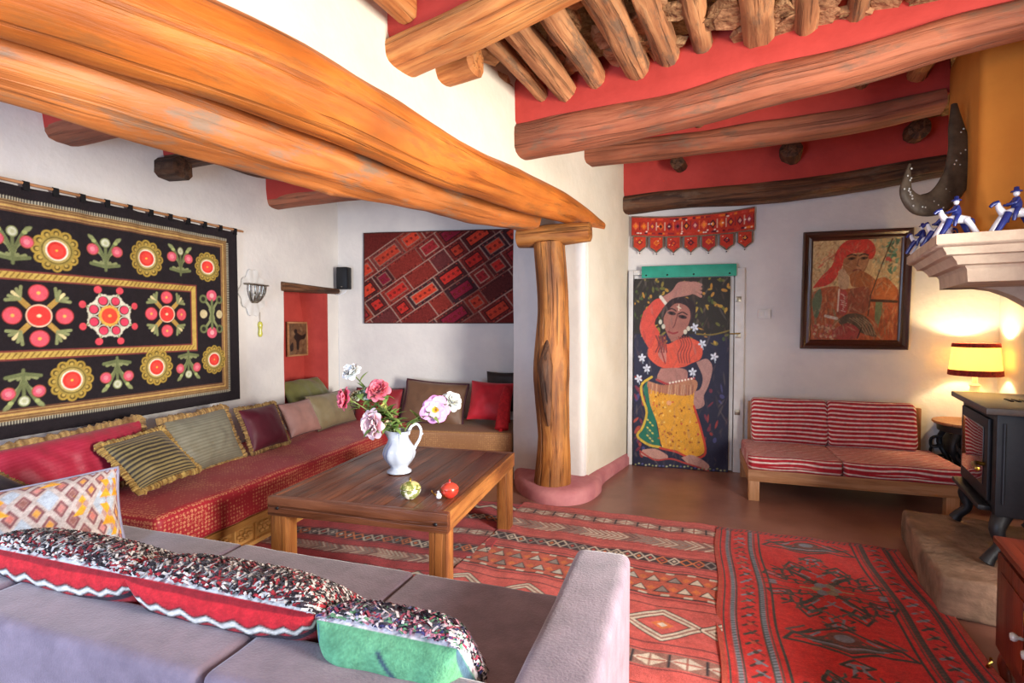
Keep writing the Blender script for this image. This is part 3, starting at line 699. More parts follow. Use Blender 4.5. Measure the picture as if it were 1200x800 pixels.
for i, (x0, x1) in enumerate(((.0, .66), (.665, cL+.05))):
    M = Matrix.Translation(((x0+x1)/2, .345, .30)); sheet_box('seat_mattress', x1-x0, .72, .12, .036, couch, M, .32, red='ad2731', bev=.045)
for i, (x0, x1) in enumerate(((.08, .68), (.683, 1.33))):
    M = Matrix.Translation(((x0+x1)/2, .66, .545))@Matrix.Rotation(math.radians(-12+90), 4, 'X'); sheet_box('back_cushion', x1-x0, .40, .13, .036, couch, M, .32, red='ad2731', bev=.05)
# ---- fireplace: hearth, mantel, chimney breast
def plan_poly(A, w, d): return [A, A+FE*w, A+FE*w+FD*d, A+FD*d]
hA = atz(1091, 720, 0)
MF = Matrix((FE, FD, Vector((0, 0, 1)))).transposed().to_4x4()
def MFat(p): M = MF.copy(); M.translation = Vector(p); return M
b = box_bm(0, .80, 0, 1.06, 0, .2, .03, 4)
for ax, k in ((0, 14), (1, 14), (2, 4)):
    for i in range(1, k):
        co = [0, 0, 0]; no = [0, 0, 0]; co[ax] = (.80, 1.06, .2)[ax]*i/k; no[ax] = 1
        bmesh.ops.bisect_plane(b, geom=b.verts[:]+b.edges[:]+b.faces[:], plane_co=co, plane_no=no)
b.normal_update()
for v in b.verts:
    if v.co.z > .01: v.co += v.normal*.012*(nz(v.co, 5)+.6*nz(v.co, 12, 2))
    v.co.x += .10*max(0, .35-v.co.y)*(1 if v.co.x < .3 else 0)
o = autosmooth(bm_mesh('hearth_stone', b, 'stone_hearth', None, M=MFat(hA)), 60); tag(o, 'rough brown stone hearth slab under the black stove', 'hearth')
mA = Vector((2.075, 2.60, 0)); mz = 1.842
mant = thing('stone_mantel', 'pale moulded stone mantel shelf carrying the blue and white figurines', 'mantel', M=MFat((mA.x, mA.y, mz)))
prof = [(.0, 0), (.0, -.045), (.012, -.055), (.03, -.06), (.045, -.085), (.048, -.095), (.075, -.10), (.095, -.125), (.10, -.14), (.135, -.145), (.145, -.16), (.15, -.225)]
Wm, Dm = .80, 1.0; V = []; n = len(prof)
for ins, z in prof: V += [(ins, ins, z), (Wm, ins, z), (Wm, Dm-ins, z), (ins, Dm-ins, z)]
Fc = [[i*4+k, i*4+(k+1) % 4, (i+1)*4+(k+1) % 4, (i+1)*4+k] for i in range(n-1) for k in range(4)]+[[0, 1, 2, 3], [4*n-1, 4*n-2, 4*n-3, 4*n-4]]
o = mesh('moulding', V, Fc, 'stone_mantel', mant)
if sgn_fix(V, Fc): o.data.flip_normals()
autosmooth(o, 25)
pts = [(.15, -.225), (.30, -.225), (.38, -.24), (.46, -.28), (.54, -.34), (.60, -.42), (.66, -.52), (.70, -.62), (.80, -.62), (.80, -.20), (.15, -.20)]
V = [(x, y, z) for y in (.70, .86) for x, z in pts]; k = len(pts)
Fc = [list(range(k)), [k+i for i in range(k)][::-1]]+[[(i+1) % k, i, k+i, k+(i+1) % k] for i in range(k)]
o = mesh('corbel', V, Fc, 'stone_mantel', mant)
if sgn_fix(V, Fc): o.data.flip_normals()
autosmooth(o, 40)
for x, z in ((.60, -.46), (.645, -.53)): sweep('hook', [(x, .685, z), (x, .67, z-.01), (x, .67, z-.04)], .008, .008, 'iron_black', mant, 6, 6)
chA = mA+FE*.2+FD*.25
o = tag(bm_mesh('chimney_breast', box_bm(0, .58, 0, .8, 0, 3.03-mz, .04, 4), 'chimney_ochre', None, M=MFat((chA.x, chA.y, mz+.001))), 'ochre yellow plastered chimney breast above the stone mantel', 'chimney'); autosmooth(o, 50)
# ---- stove
sA = Vector((2.395, 2.60, .216)); stove = thing('wood_stove', 'black cast iron wood stove with glass door on the hearth', 'stove', M=MFat(sA))
SWd, SDp = .70, .44                           # along FD, along FE
box('body', .0, SDp, 0, SWd, .235, .745, 'iron_black', stove, .012)
box('top_plate', -.05, SDp+.03, -.045, SWd+.05, .746, .778, 'iron_top', stove, .006)
box('door_rim', -.018, -.001, .07, SWd-.07, .29, .71, 'iron_black', stove, .008)
m, nt, bs = nodes('stove_glass'); bs.inputs['Base Color'].default_value = (.02, .02, .022, 1); bs.inputs['Roughness'].default_value = .06; bs.inputs['Specular IOR Level'].default_value = 1.0; bs.inputs['Coat Weight'].default_value = 1
box('door_glass', -.024, -.019, .13, SWd-.13, .36, .66, 'stove_glass', stove, .002)
box('ash_lip', -.055, -.001, .05, SWd-.05, .245, .272, 'iron_black', stove, .01)
sweep('door_handle', [(-.02, .11, .47), (-.06, .10, .475), (-.075, .05, .475), (-.075, -.03, .47)], .011, .011, 'brass', stove, 14, 8, .1)
b = bmesh.new()
for k in range(5): box_bm(.12+.03*k, .135+.03*k, .30, .42, .776, .783, .002, 1, b)
bm_mesh('vent_grille', b, 'iron_black', stove, axis=0)
sweep('side_bead', [(.03, -.004, .30), (.03, -.006, .70)], .006, .006, 'iron_black', stove, 4, 6)
for x in (.05, SDp-.06):
    for y, sg in ((.06, -1), (SWd-.06, 1)):
        sweep('leg', [(x, y, .25), (x-.035, y+sg*.045, .17), (x-.02, y+sg*.035, .09), (x-.06, y+sg*.055, .03), (x-.075, y+sg*.06, .0)], [.042, .034, .024, .026, .032], [.042, .034, .024, .026, .032], 'iron_black', stove, 16, 10)
# ---- cabinet at the lower right edge
kA = atz(1168, 786, 0); cab = thing('cabinet', 'dark red wooden cabinet with glass knobs at the lower right edge', 'cabinet', M=MFat(kA-FD*.85))
box('body', .0, .42, 0, .85, .09, .52, 'wood_cabinet', cab, .006, axis=1); box('top', -.02, .43, -.02, .87, .521, .548, 'wood_cabinet', cab, .008, axis=1)
for y0, y1, yk in ((.03, .42, .38), (.435, .82, .50)):
    dd = box('door', -.014, -.001, y0, y1, .12, .50, 'wood_cabinet', cab, .004, axis=2)
    box('panel', -.019, -.0145, y0+.06, y1-.06, .18, .44, 'wood_cabinet', dd, .003, axis=2)
    V, Fc = lathe_vf([(0, 0), (.008, 0), (.006, .012), (.013, .018), (.016, .026), (.012, .034), (0, .036)], 14)
    mesh('knob', [(-.015-v[2], yk+v[0], .31+v[1]) for v in V], Fc, 'glass_knob', dd)
    box('keyhole_plate', -.018, -.0145, yk-.01, yk+.01, .36, .41, 'brass', dd, .002)
box('door_edge', -.018, -.001, .422, .432, .10, .51, 'wood_carved', cab, .002, axis=2)
for x in (.03, .38):
    for y in (.04, .80): sweep('foot', [(x, y, .1), (x-.02, y, .06), (x-.012, y, 0)], [.03, .022, .018], [.03, .022, .018], 'wood_cabinet', cab, 8, 8)
o = sweep('brass_ring', [(-.02, .82, .05), (-.035, .82, .03), (-.03, .835, .012), (-.02, .85, .03), (-.02, .845, .05)], .005, .005, 'brass', cab, 16, 6)
# ---- black side table and lamp in the corner
ltp = atd(1141, 500, 4.30); ltp.z = 0
st = thing('side_table', 'black ornate side table beside the striped couch', 'table', ltp)
lathe('table_top', [(0, .585), (.26, .585), (.272, .595), (.27, .61), (0, .612)], 'wood_couch', st, 28)
lathe('apron', [(.20, .52), (.235, .53), (.24, .583), (.0, .584)], 'iron_black', st, 28)
for k in range(4):
    a = math.radians(20+90*k); c, s = math.cos(a), math.sin(a)
    sweep('leg', [(.2*c, .2*s, .53), (.25*c, .25*s, .40), (.17*c, .17*s, .22), (.24*c, .24*s, .0)], [.03, .026, .02, .02], [.03, .026, .02, .02], 'iron_black', st, 16, 8)
    for h in (.36, .28): sweep('scroll', [(.20*c, .20*s, h+.1), (.28*c-.05*s, .28*s+.05*c, h+.07), (.26*c-.08*s, .26*s+.08*c, h), (.19*c-.04*s, .19*s+.04*c, h+.02)], .012, .012, 'iron_black', st, 12, 6)
lathe('carved_drum', [(0, .30), (.12, .30), (.19, .36), (.2, .45), (.17, .515), (0, .518)], 'iron_black', st, 16)
lathe('lower_shelf', [(0, .14), (.17, .14), (.175, .155), (0, .16)], 'iron_black', st, 20)
lamp = thing('table_lamp', 'lit table lamp with cream shade and red braided trim', 'lamp', ltp+Vector((0, 0, .613)))
mat('lamp_ceramic', 'efe2c0', 'dccb9c', 6, .3, .05, 30)
lathe('base', [(0, 0), (.075, 0), (.078, .02), (.045, .04), (.03, .07), (.05, .12), (.062, .17), (.058, .20), (.075, .235), (.077, .245), (.035, .25), (.03, .28), (.04, .30), (.02, .315), (.012, .43), (0, .43)], 'lamp_ceramic', lamp, 24)
m, nt, bs = nodes('lamp_shade'); bs.inputs['Base Color'].default_value = (*lin('f2e4ba'), 1); bs.inputs['Roughness'].default_value = .9
tr = N(nt, 'ShaderNodeBsdfTranslucent'); tr.inputs['Color'].default_value = (*lin('f4e0a4'), 1); mx = N(nt, 'ShaderNodeMixShader'); mx.inputs[0].default_value = .6
nt.links.new(bs.outputs[0], mx.inputs[1]); nt.links.new(tr.outputs[0], mx.inputs[2]); nt.links.new(mx.outputs[0], nt.nodes['Material Output'].inputs['Surface'])
sh0, sh1 = .39, .63
lathe('shade', [(.172, sh0), (.148, sh1), (.146, sh1), (.170, sh0), (.172, sh0)], 'lamp_shade', lamp, 32)
mat('braid_red', 'a83226', '6a1a18', 60, .8, .6, 120)
lathe('trim', [(.170, sh0-.012), (.178, sh0-.008), (.174, sh0+.035), (.166, sh0+.035)], 'braid_red', lamp, 32); lathe('trim', [(.151, sh1-.022), (.156, sh1-.018), (.152, sh1+.012), (.145, sh1+.012)], 'braid_red', lamp, 32)
m, nt, bs = nodes('bulb_glow'); bs.inputs['Emission Color'].default_value = (1, .78, .4, 1); bs.inputs['Emission Strength'].default_value = 12
lathe('bulb', [(0, .43), (.012, .435), (.03, .47), (.028, .50), (0, .525)], 'bulb_glow', lamp, 12)
point_light('lamp_light', ltp+Vector((0, 0, .613+.55)), 22, (1, .76, .40), .03)
# ================================================================== textiles
# ---- embroidered hanging on the left wall
pr = lw_pt(276, 460); pc = lw_pt(122, 370); sr = lw_s(pr); sc_ = lw_s(pc); TWd = 2*(sr-sc_); sl0 = sr-TWd; tb, tt_ = .785, 2.165; THt = tt_-tb
cv = Canvas(470, 300, TWd, THt, '211a1c')
def tp(px, py): p = lw_pt(px, py); return lw_s(p)-sl0, p.z-tb
xc = TWd/2
GOLD, GOLD2, RED, PINK, OL, OL2, CRM = 'a08050', '8a6432', 'd8372f', 'd0586a', '868a5c', '6a7048', 'c4c4a8'
def fl(x, y, r):
    for k in range(12):
        a = k*math.pi/6; cv.ell(x+.80*r*math.cos(a), y+.80*r*math.sin(a), .25*r, .25*r, 'a88a3c'); cv.ell(x+.83*r*math.cos(a), y+.83*r*math.sin(a), .13*r, .13*r, '5a4a24'); cv.ell(x+.80*r*math.cos(a), y+.80*r*math.sin(a), .08*r, .08*r, 'b89a4c')
    cv.ell(x, y, .74*r, .74*r, '9a8440'); cv.ell(x, y, .66*r, .66*r, '6a5a2c'); cv.ell(x, y, .60*r, .60*r, 'b09a58'); cv.ell(x, y, .50*r, .50*r, 'e6d9c0'); cv.ell(x, y, .43*r, .43*r, 'd83a30'); cv.ell(x, y, .3*r, .3*r, 'e8483c'); cv.ell(x, y, .06*r, .05*r, 'e8b84a')
def plant(x, y, h, sg):
    Y = lambda t: y+sg*t*h
    for sx in (-1, 1):
        cv.curve([(x, Y(-.42)), (x+sx*.08*h, Y(-.1)), (x+sx*.3*h, Y(.12))], .016, OL); cv.curve([(x+sx*.02*h, Y(-.2)), (x+sx*.18*h, Y(.15)), (x+sx*.36*h, Y(.44))], .018, OL2)
        cv.ell(x+sx*.36*h, Y(.40), .13*h, .055*h, OL, math.atan2(sg*.9, sx)); cv.ell(x+sx*.30*h, Y(.32), .06*h, .05*h, 'a0a868')
        cv.ell(x+sx*.34*h, Y(.08), .165*h, .165*h, 'a8503c'); cv.ell(x+sx*.34*h, Y(.08), .14*h, .14*h, PINK); cv.ell(x+sx*.34*h, Y(.08), .07*h, .07*h, 'e88088')
        for k in range(4): cv.line([(x, Y(-.40)), (x+sx*(.12+.09*k)*h, Y(-.28-.05*(k % 2)))], .02, (OL, OL2)[k % 2])
    cv.line([(x, Y(-.5)), (x, Y(.2))], .018, OL2); cv.ell(x, Y(.30), .14*h, .14*h, OL); cv.ell(x, Y(.30), .11*h, .11*h, CRM); cv.ell(x, Y(.30), .05*h, .05*h, 'b0b088')
def quad(x, y, r):
    for k in range(4):
        a = math.pi/4+k*math.pi/2; c, s = math.cos(a), math.sin(a)
        cv.line([(x+.30*r*c, y+.30*r*s), (x+.85*r*c, y+.85*r*s)], .03, 'b08a44')
        for d_ in (-.5, -.25, 0, .25, .5): cv.line([(x+.72*r*c, y+.72*r*s), (x+1.0*r*math.cos(a+d_*.6), y+1.0*r*math.sin(a+d_*.6))], .018, OL if d_ else 'd8c890')
        b = k*math.pi/2; X, Y = x+.72*r*math.cos(b), y+.72*r*math.sin(b)
        cv.ell(X, Y, .27*r, .27*r, 'a83a38'); cv.ell(X, Y, .24*r, .24*r, 'dc5560'); cv.ell(X, Y, .05*r, .05*r, 'e8b05a')
    cv.ell(x, y, .38*r, .38*r, '211a1c'); cv.ell(x, y, .36*r, .36*r, 'e8c0a0'); cv.ell(x, y, .32*r, .32*r, 'dd3c36'); cv.ell(x, y, .06*r, .05*r, 'e8d0a0')
def medal(x, y, r):
    for k in range(8):
        a = math.pi/8+k*math.pi/4; c, s = math.cos(a), math.sin(a)
        for j in range(5): b = a+(j-2)*.16; cv.ell(x+(.72-.05*abs(j-2))*r*math.cos(b), y+(.72-.05*abs(j-2))*r*math.sin(b), .08*r, .08*r, 'cfc8b0')
        cv.ell(x+.54*r*c, y+.54*r*s, .2*r, .2*r, 'cfc8b0'); cv.ell(x+.54*r*c, y+.54*r*s, .165*r, .165*r, '2a2020'); cv.ell(x+.55*r*c, y+.55*r*s, .135*r, .135*r, 'd8425a')
        cv.line([(x+.75*r*c, y+.75*r*s), (x+.9*r*c, y+.9*r*s)], .01, OL); cv.ell(x+.95*r*c, y+.95*r*s, .12*r, .12*r, 'd84a54')
    for k in range(16): a = k*math.pi/8; cv.ell(x+.3*r*math.cos(a), y+.3*r*math.sin(a), .07*r, .07*r, 'd8a84a')
    cv.ell(x, y, .31*r, .31*r, 'd8a84a'); cv.ell(x, y, .27*r, .27*r, 'e04a34'); cv.ell(x, y, .06*r, .05*r, 'e8b05a')
def side_plant(x, y, h):
    for sg in (-1, 1):
        for sx in (-1, 1):
            cv.curve([(x-sx*.05*h, y-sg*.1*h), (x+sx*.05*h, y+sg*.15*h), (x+sx*.2*h, y+sg*.34*h)], .018, OL); cv.ell(x+sx*.2*h, y+sg*.32*h, .10*h, .09*h, OL2); cv.ell(x+sx*.2*h, y+sg*.32*h, .05*h, .05*h, '2a2a20')
        cv.ell(x, y+sg*.40*h, .12*h, .12*h, PINK); cv.ell(x, y+sg*.40*h, .05*h, .05*h, 'e8a0a0'); cv.ell(x+sg*.2*h, y, .09*h, .09*h, 'c8b88c')
    cv.line([(x, y-.3*h), (x, y+.3*h)], .02, OL2)
# borders (given as frames inset from the cloth edge)
xr, yt = tp(262, 283)[0], tp(130, 267)[1]; yb = tp(130, 470)[1]; xr = TWd-.075
def frame(x0, x1, y0, y1, wd, c, c2=None, hatch=None):
    cv.rect(x0, x1, y0, y0+wd, c); cv.rect(x0, x1, y1-wd, y1, c); cv.rect(x0, x0+wd, y0, y1, c); cv.rect(x1-wd, x1, y0, y1, c)
y0b, y1b = tp(130, 475)[1], tp(130, 258)[1]; bx = TWd-tp(261, 350)[0]
frame(bx, TWd-bx, y0b, y1b, .062, GOLD)
for q, c in ((.004, '5a3a28'), (.018, '6d4528'), (.030, 'c8a05a'), (.042, '7a4a30'), (.056, '5a3028')): frame(bx+q, TWd-bx-q, y0b+q, y1b-q, .007, c)
for k in range(int(TWd/.014)): cv.line([(k*.014, y1b+.002), (k*.014, y1b+.016)], .006, 'b8b098') if bx < k*.014 < TWd-bx else None; cv.line([(k*.014, y0b-.016), (k*.014, y0b-.002)], .006, 'b8b098') if bx < k*.014 < TWd-bx else None
for k in range(int(y0b/.014), int(y1b/.014)):
    for xx in (bx-.009, TWd-bx+.009): cv.line([(xx-.007, k*.014), (xx+.007, k*.014)], .006, 'b8b098')
xi = tp(226, 366)[0]; y1i = tp(120, 331)[1]; y0i = tp(120, 411)[1]
frame(TWd-xi, xi, y0i-.03, y1i+.03, .055, '7a3a34'); frame(TWd-xi+.010, xi-.010, y0i-.020, y1i+.020, .035, 'c0a050')
for k in range(int(TWd/.03)):
    x = k*.03
    if TWd-xi+.02 < x < xi-.03:
        for yy in (y0i-.003, y1i+.003): cv.line([(x, yy-.012), (x+.02, yy+.012)], .008, '8a6a30')
def mir(a): return (a, TWd-a) if TWd-a < tp(0, 300)[0]-.1 else (a,)
for x_, y_ in ((60, 294), (166, 303), (238, 313), (78, 445), (178, 430), (246, 421)):
    a, b = tp(x_, y_); r = .12 if x_ < 230 else .108
    for X in mir(a): fl(X, b, r)
for x_, y_, sg in ((8, 285, 1), (117, 297, 1), (206, 305, 1), (22, 456, -1), (131, 438, -1), (216, 428, -1)):
    a, b = tp(x_, y_)
    for X in mir(a): plant(X, b, .215, sg)
a, b = tp(40, 370); quad(a, b, .18); a, b = tp(190, 368); quad(a, b, .165)
a, b = tp(122, 370); medal(a, b, .185); a, b = tp(243, 368); side_plant(a, b, .36); side_plant(TWd-a, b, .36)
cv.speck(.25)
Mt = frame_M(LW0+LD*sl0+LN*.045+Vector((0, 0, tb)), LD, (0, 0, 1))
hang = thing('embroidered_hanging', 'black wall hanging embroidered with red and gold flowers, hung from a rod', 'tapestry', M=Mt)
cloth('cloth', cv, TWd, THt, 'embroidery', None, hang, disp=lambda U, V: .006*np.sin(U*37)*V+.004*np.sin(U*11+2)+.005*V*np.sin(U*80))
sweep('rod', [(-.05, THt+.02, .0), (TWd+.06, THt+.02, 0)], .009, .009, 'wood_couch', hang, 8, 8)
for i in range(15):
    x = .03+(TWd-.06)*i/14
    mesh('tab', [(x-.016, THt-.02, .011), (x+.016, THt-.02, .011), (x+.014, THt+.03, .0125), (x-.014, THt+.03, .0125), (x-.016, THt-.02, .004), (x+.016, THt-.02, .004), (x+.014, THt+.034, -.004), (x-.014, THt+.034, -.004)],
         [[0, 1, 2, 3], [5, 4, 7, 6], [3, 2, 6, 7], [1, 0, 4, 5], [2, 1, 5, 6], [0, 3, 7, 4]], 'black_plastic', hang, False)
# ---- patchwork kilim on the alcove wall
k0 = onpl(428, 379, LW1, BN); k1 = onpl(612, 268, LW1, BN); KW = (k1-k0).dot(BD); KH = k1.z-k0.z
cv = Canvas(250, 160, 1085, 675, '6e2420', y_down=True)
th = math.radians(-35); CX, CY = 560, 340
def R2(u, v): return (CX+u*math.cos(th)-v*math.sin(th), CY+u*math.sin(th)+v*math.cos(th))
cs = ['7a2a26', '5a2624', '8a3028', '45262a', '6a3030', '96382a', '502424', '7d3a34']; ins = ['c8322a', 'a02a30', 'd8452e', '8a2036', 'b83428', 'c0402c']
rows = [(-430, 130), (-300, 130), (-170, 125), (-45, 125), (80, 130), (210, 130), (340, 130)]
random.seed(5)
for v0, hv in rows:
    u = -800+random.uniform(-80, 60)
    while u < 800:
        L = random.choice([170, 210, 240, 130]); a, b = u, u+L; c0 = random.choice(cs); ci = random.choice(ins)
        cv.poly([R2(a, v0), R2(b, v0), R2(b, v0+hv), R2(a, v0+hv)], c0)
        for q in range(int(L/16)):
            for vv in (v0+14, v0+hv-14): x_, y_ = R2(a+10+q*16, vv); cv.ell(x_, y_, 4, 4, random.choice(['2a1618', 'a84438', '3a1c1c']))
        m_ = 32
        if random.random() < .85:
            cv.poly([R2(a+m_-7, v0+m_-7), R2(b-m_+7, v0+m_-7), R2(b-m_+7, v0+hv-m_+7), R2(a+m_-7, v0+hv-m_+7)], random.choice(['b08a78', '2a1618', '9a6a5c', '3a1a1c']))
            cv.poly([R2(a+m_, v0+m_), R2(b-m_, v0+m_), R2(b-m_, v0+hv-m_), R2(a+m_, v0+hv-m_)], ci)
            for q in range(int((L-60)/36)+1): x_, y_ = R2(a+50+q*38, v0+hv/2); cv.ell(x_, y_, 9, 9, '5a1c1a'); cv.ell(x_, y_, 4, 4, 'a83428')
        P_ = [R2(a, v0), R2(b, v0), R2(b, v0+hv), R2(a, v0+hv)]; cv.line(P_+P_[:1], 6, 'b58f80' if random.random() < .8 else '8a5c50'); u = b
for p in ([(0, 0), (1085, 0)], [(0, 675), (1085, 675)], [(0, 0), (0, 675)], [(1085, 0), (1085, 675)]): cv.line(p, 16, '54302a')
cv.A *= .78; cv.speck(.35)
tag(cloth('patchwork_kilim', cv, KW, KH, 'kilim_wool', frame_M(k0+BN*.03, BD, (0, 0, 1)), disp=lambda U, V: .004*np.sin(U*21+V*5)), 'dark red diagonal patchwork kilim hung on the alcove back wall', 'wall hanging')
# ---- dancer cloth on the door
cv = Canvas(190, 350, 373, 720, '23243a', y_down=True); ox, oy = 22, 50
S_ = lambda L: [(x-ox, y-oy) for x, y in L]
cv.poly(S_([(0, 260), (432, 260), (432, 40), (0, 40)]), '2a2620')
random.seed(11)
for i in range(150):
    x, y = random.uniform(0, 373), random.uniform(0, 250)
    cv.ell(x, y, random.uniform(4, 12), random.uniform(2, 6), random.choice(['8a7a34', 'b8923c', '4a5a2c', '6a6a30', 'c08a3a', '3a3a24']), random.uniform(0, 3), .85)
for i in range(40):
    x, y = random.choice([random.uniform(270, 360), random.uniform(4, 50)]), random.uniform(380, 690); cv.ell(x, y, random.uniform(3, 8), random.uniform(6, 16), random.choice(['9a3a34', '7a3040', 'b04a38', '4a4a7a']), random.uniform(-1, 1), .8)
cv.curve(S_([(270, 260), (330, 262), (400, 245)]), 5, '7a6a30')
# raised arm, hand, head
cv.blob(S_([(115, 130), (170, 100), (200, 66), (260, 68), (285, 84), (250, 112), (190, 125), (140, 150)]), 'a8756a')
for q in range(4): cv.curve(S_([(215, 78+q*9), (255, 70+q*12), (285, 78+q*14)]), 10, 'b07e70')
cv.blob(S_([(60, 175), (110, 128), (150, 140), (105, 215), (125, 262), (95, 320), (72, 300), (45, 240)]), 'c94a3c')
cv.line(S_([(128, 120), (148, 145)]), 12, 'd8d0c0')
cv.blob(S_([(135, 165), (170, 130), (220, 122), (262, 150), (262, 200), (240, 260), (235, 300), (205, 290), (150, 230), (140, 195)]), '2a1c20')
cv.blob(S_([(152, 175), (190, 145), (235, 160), (245, 200), (222, 255), (180, 290), (150, 250), (140, 205)]), '9c6458')
for x, y in ((172, 182), (215, 196)): cv.ell(x-ox, y-oy, 17, 7, '3a2226', .2); cv.ell(x-ox, y-oy, 6, 5, '120c10'); cv.curve(S_([(x-20, y-10), (x, y-17), (x+18, y-8)]), 4, '2a1a1c')
cv.line(S_([(196, 185), (184, 228), (178, 236)]), 4, '6a3c38'); cv.curve(S_([(160, 252), (178, 258), (196, 254)]), 6, '8a3034'); cv.line(S_([(194, 158), (208, 164)]), 3, 'e0d8c0'); cv.line(S_([(200, 150), (200, 172)]), 3, 'e0d8c0')
for x, y in ((128, 215), (140, 232), (238, 240), (226, 252)): cv.ell(x-ox, y-oy, 7, 9, 'c8c4b0')
# blouse, hair strands
cv.blob(S_([(110, 265), (150, 300), (200, 280), (245, 275), (290, 300), (288, 350), (250, 370), (215, 385), (140, 390), (85, 355), (78, 320), (95, 310)]), 'd2553f')
cv.blob(S_([(128, 300), (150, 325), (150, 370), (120, 340)]), 'b8766a'); cv.curve(S_([(110, 268), (125, 300), (148, 372)]), 5, '8a3030')
for q in range(5): cv.curve(S_([(112+q*9, 268), (122+q*7, 300), (110+q*11, 330)]), 5, '7a3432'); cv.curve(S_([(200+q*10, 270), (212+q*10, 300), (198+q*11, 335), (205+q*10, 368)]), 4, '8a3a34')
# midriff, left arm
cv.blob(S_([(130, 392), (200, 388), (235, 400), (228, 440), (170, 450), (118, 432)]), 'a8766c')
cv.blob(S_([(270, 365), (310, 352), (332, 385), (318, 450), (300, 490), (302, 525), (270, 540), (250, 510), (255, 480), (285, 465), (295, 420)]), 'a98078')
cv.curve(S_([(115, 435), (170, 452), (232, 432), (262, 425)]), 8, 'a83a3c')
for q in range(8): x = 168+q*12; cv.ell(x-ox, 446-q*2.6-oy, 4, 4, 'e8dcc8')
# green veil and yellow skirt
cv.blob(S_([(60, 470), (80, 440), (100, 470), (115, 600), (130, 690), (90, 690), (40, 655), (62, 600), (75, 540)]), '1f6a54')
cv.curve(S_([(95, 425), (55, 455), (58, 505), (76, 560), (60, 620), (38, 655), (85, 685), (130, 693)]), 9, 'c8a83c')
for q in range(9): cv.ell(80+(q % 3)*10-ox, 590+q*10-oy, 5, 3, 'c8c060', .6)
cv.blob(S_([(80, 455), (150, 462), (255, 455), (262, 530), (290, 620), (305, 700), (250, 722), (190, 700), (140, 692), (118, 600), (90, 530)]), 'd89a30')
cv.blob(S_([(78, 440), (150, 455), (262, 430), (270, 470), (230, 492), (150, 486), (84, 470)]), 'b07a5c')
for q in range(22): x = 82+q*8.4; cv.line(S_([(x, 452), (x-2+random.uniform(-3, 3), 488)]), 3, random.choice(['8a5040', 'c89a7c', '9a5a4a']))
for q in range(95):
    x, y = random.uniform(100, 285), random.uniform(485, 705)
    if 88+(y-480)*.16 < x < 258+(y-500)*.22: cv.ell(x-ox, y-oy, random.uniform(2, 5), random.uniform(2, 5), random.choice(['a8601e', 'b8732a', 'e8c060', '8a4a1c', 'c8503a']))
cv.curve(S_([(262, 530), (290, 615), (308, 705), (255, 726), (190, 706), (130, 696)]), 8, 'c0402f')
cv.ell(165-ox, 522-oy, 10, 9, 'e0a070')
cv.blob(S_([(60, 705), (110, 700), (160, 722), (150, 740), (90, 735), (55, 725)]), 'b88a7c'); cv.blob(S_([(215, 728), (260, 715), (320, 745), (310, 765), (250, 752)]), 'b88a7c')
cv.curve(S_([(50, 712), (110, 742), (170, 735), (220, 745), (320, 768)]), 6, 'a83a34')
for x, y in ((55, 352), (75, 392), (42, 432), (262, 235), (292, 296), (338, 344), (256, 402)):
    for k in range(5): a = k*1.257+x; cv.ell(x+9*math.cos(a)-ox, y+9*math.sin(a)-oy, 7, 4, 'd5dae6', a)
    cv.line(S_([(x, y), (x+4, y+22)]), 3, 'a8b4c0')
for q in range(26): cv.ell(10+q*14, 712+random.uniform(-4, 4), 4, 3, random.choice(['8a8a5c', '5a5a8a', 'a8a884']))
for i in range(260): x, y = random.uniform(0, 373), random.uniform(0, 720); cv.ell(x, y, random.uniform(2, 5), random.uniform(8, 30), random.choice(['2a2434', '6a5a54', '9a8a80', '3a3040', '7a5a50']), random.uniform(-.7, .7), .16)
cv.speck(.3)
c0 = dw_pt(742, 545, .075); c1 = dw_pt(856, 324, .075); CWd = (c1-c0).dot(DD); CH = c1.z-c0.z
tag(cloth('dancer_cloth', cv, CWd, CH-.0, 'painted_cloth', frame_M(c0, DD, (0, 0, 1)), disp=lambda U, V: .008*np.sin(U*9+V*4)*(1.1-V)+.005*np.sin(U*25-V*18)*(1-V)), 'navy cloth painted with a dancing woman in yellow skirt, hung over the door', 'wall hanging')
# ---- green board over the cloth
M = dw_M(752, 326, .062); g1 = dw_pt(863, 309, .062); W_ = (g1-M.translation).dot(DD); H_ = g1.z-M.translation.z
gb = thing('green_board', 'turquoise green painted board above the dancer cloth', 'board', M=M)
box('board', 0, W_, 0, H_, 0, .03, 'green_paint', gb, .004)
for f in (.05, .28, .56, .93): V, Fc = lathe_vf([(.009, 0), (.008, .005), (0, .007)], 8); mesh('nail', [(v[0]+W_*f, v[1]+.025, v[2]+.03) for v in V], Fc, 'iron_black', gb)
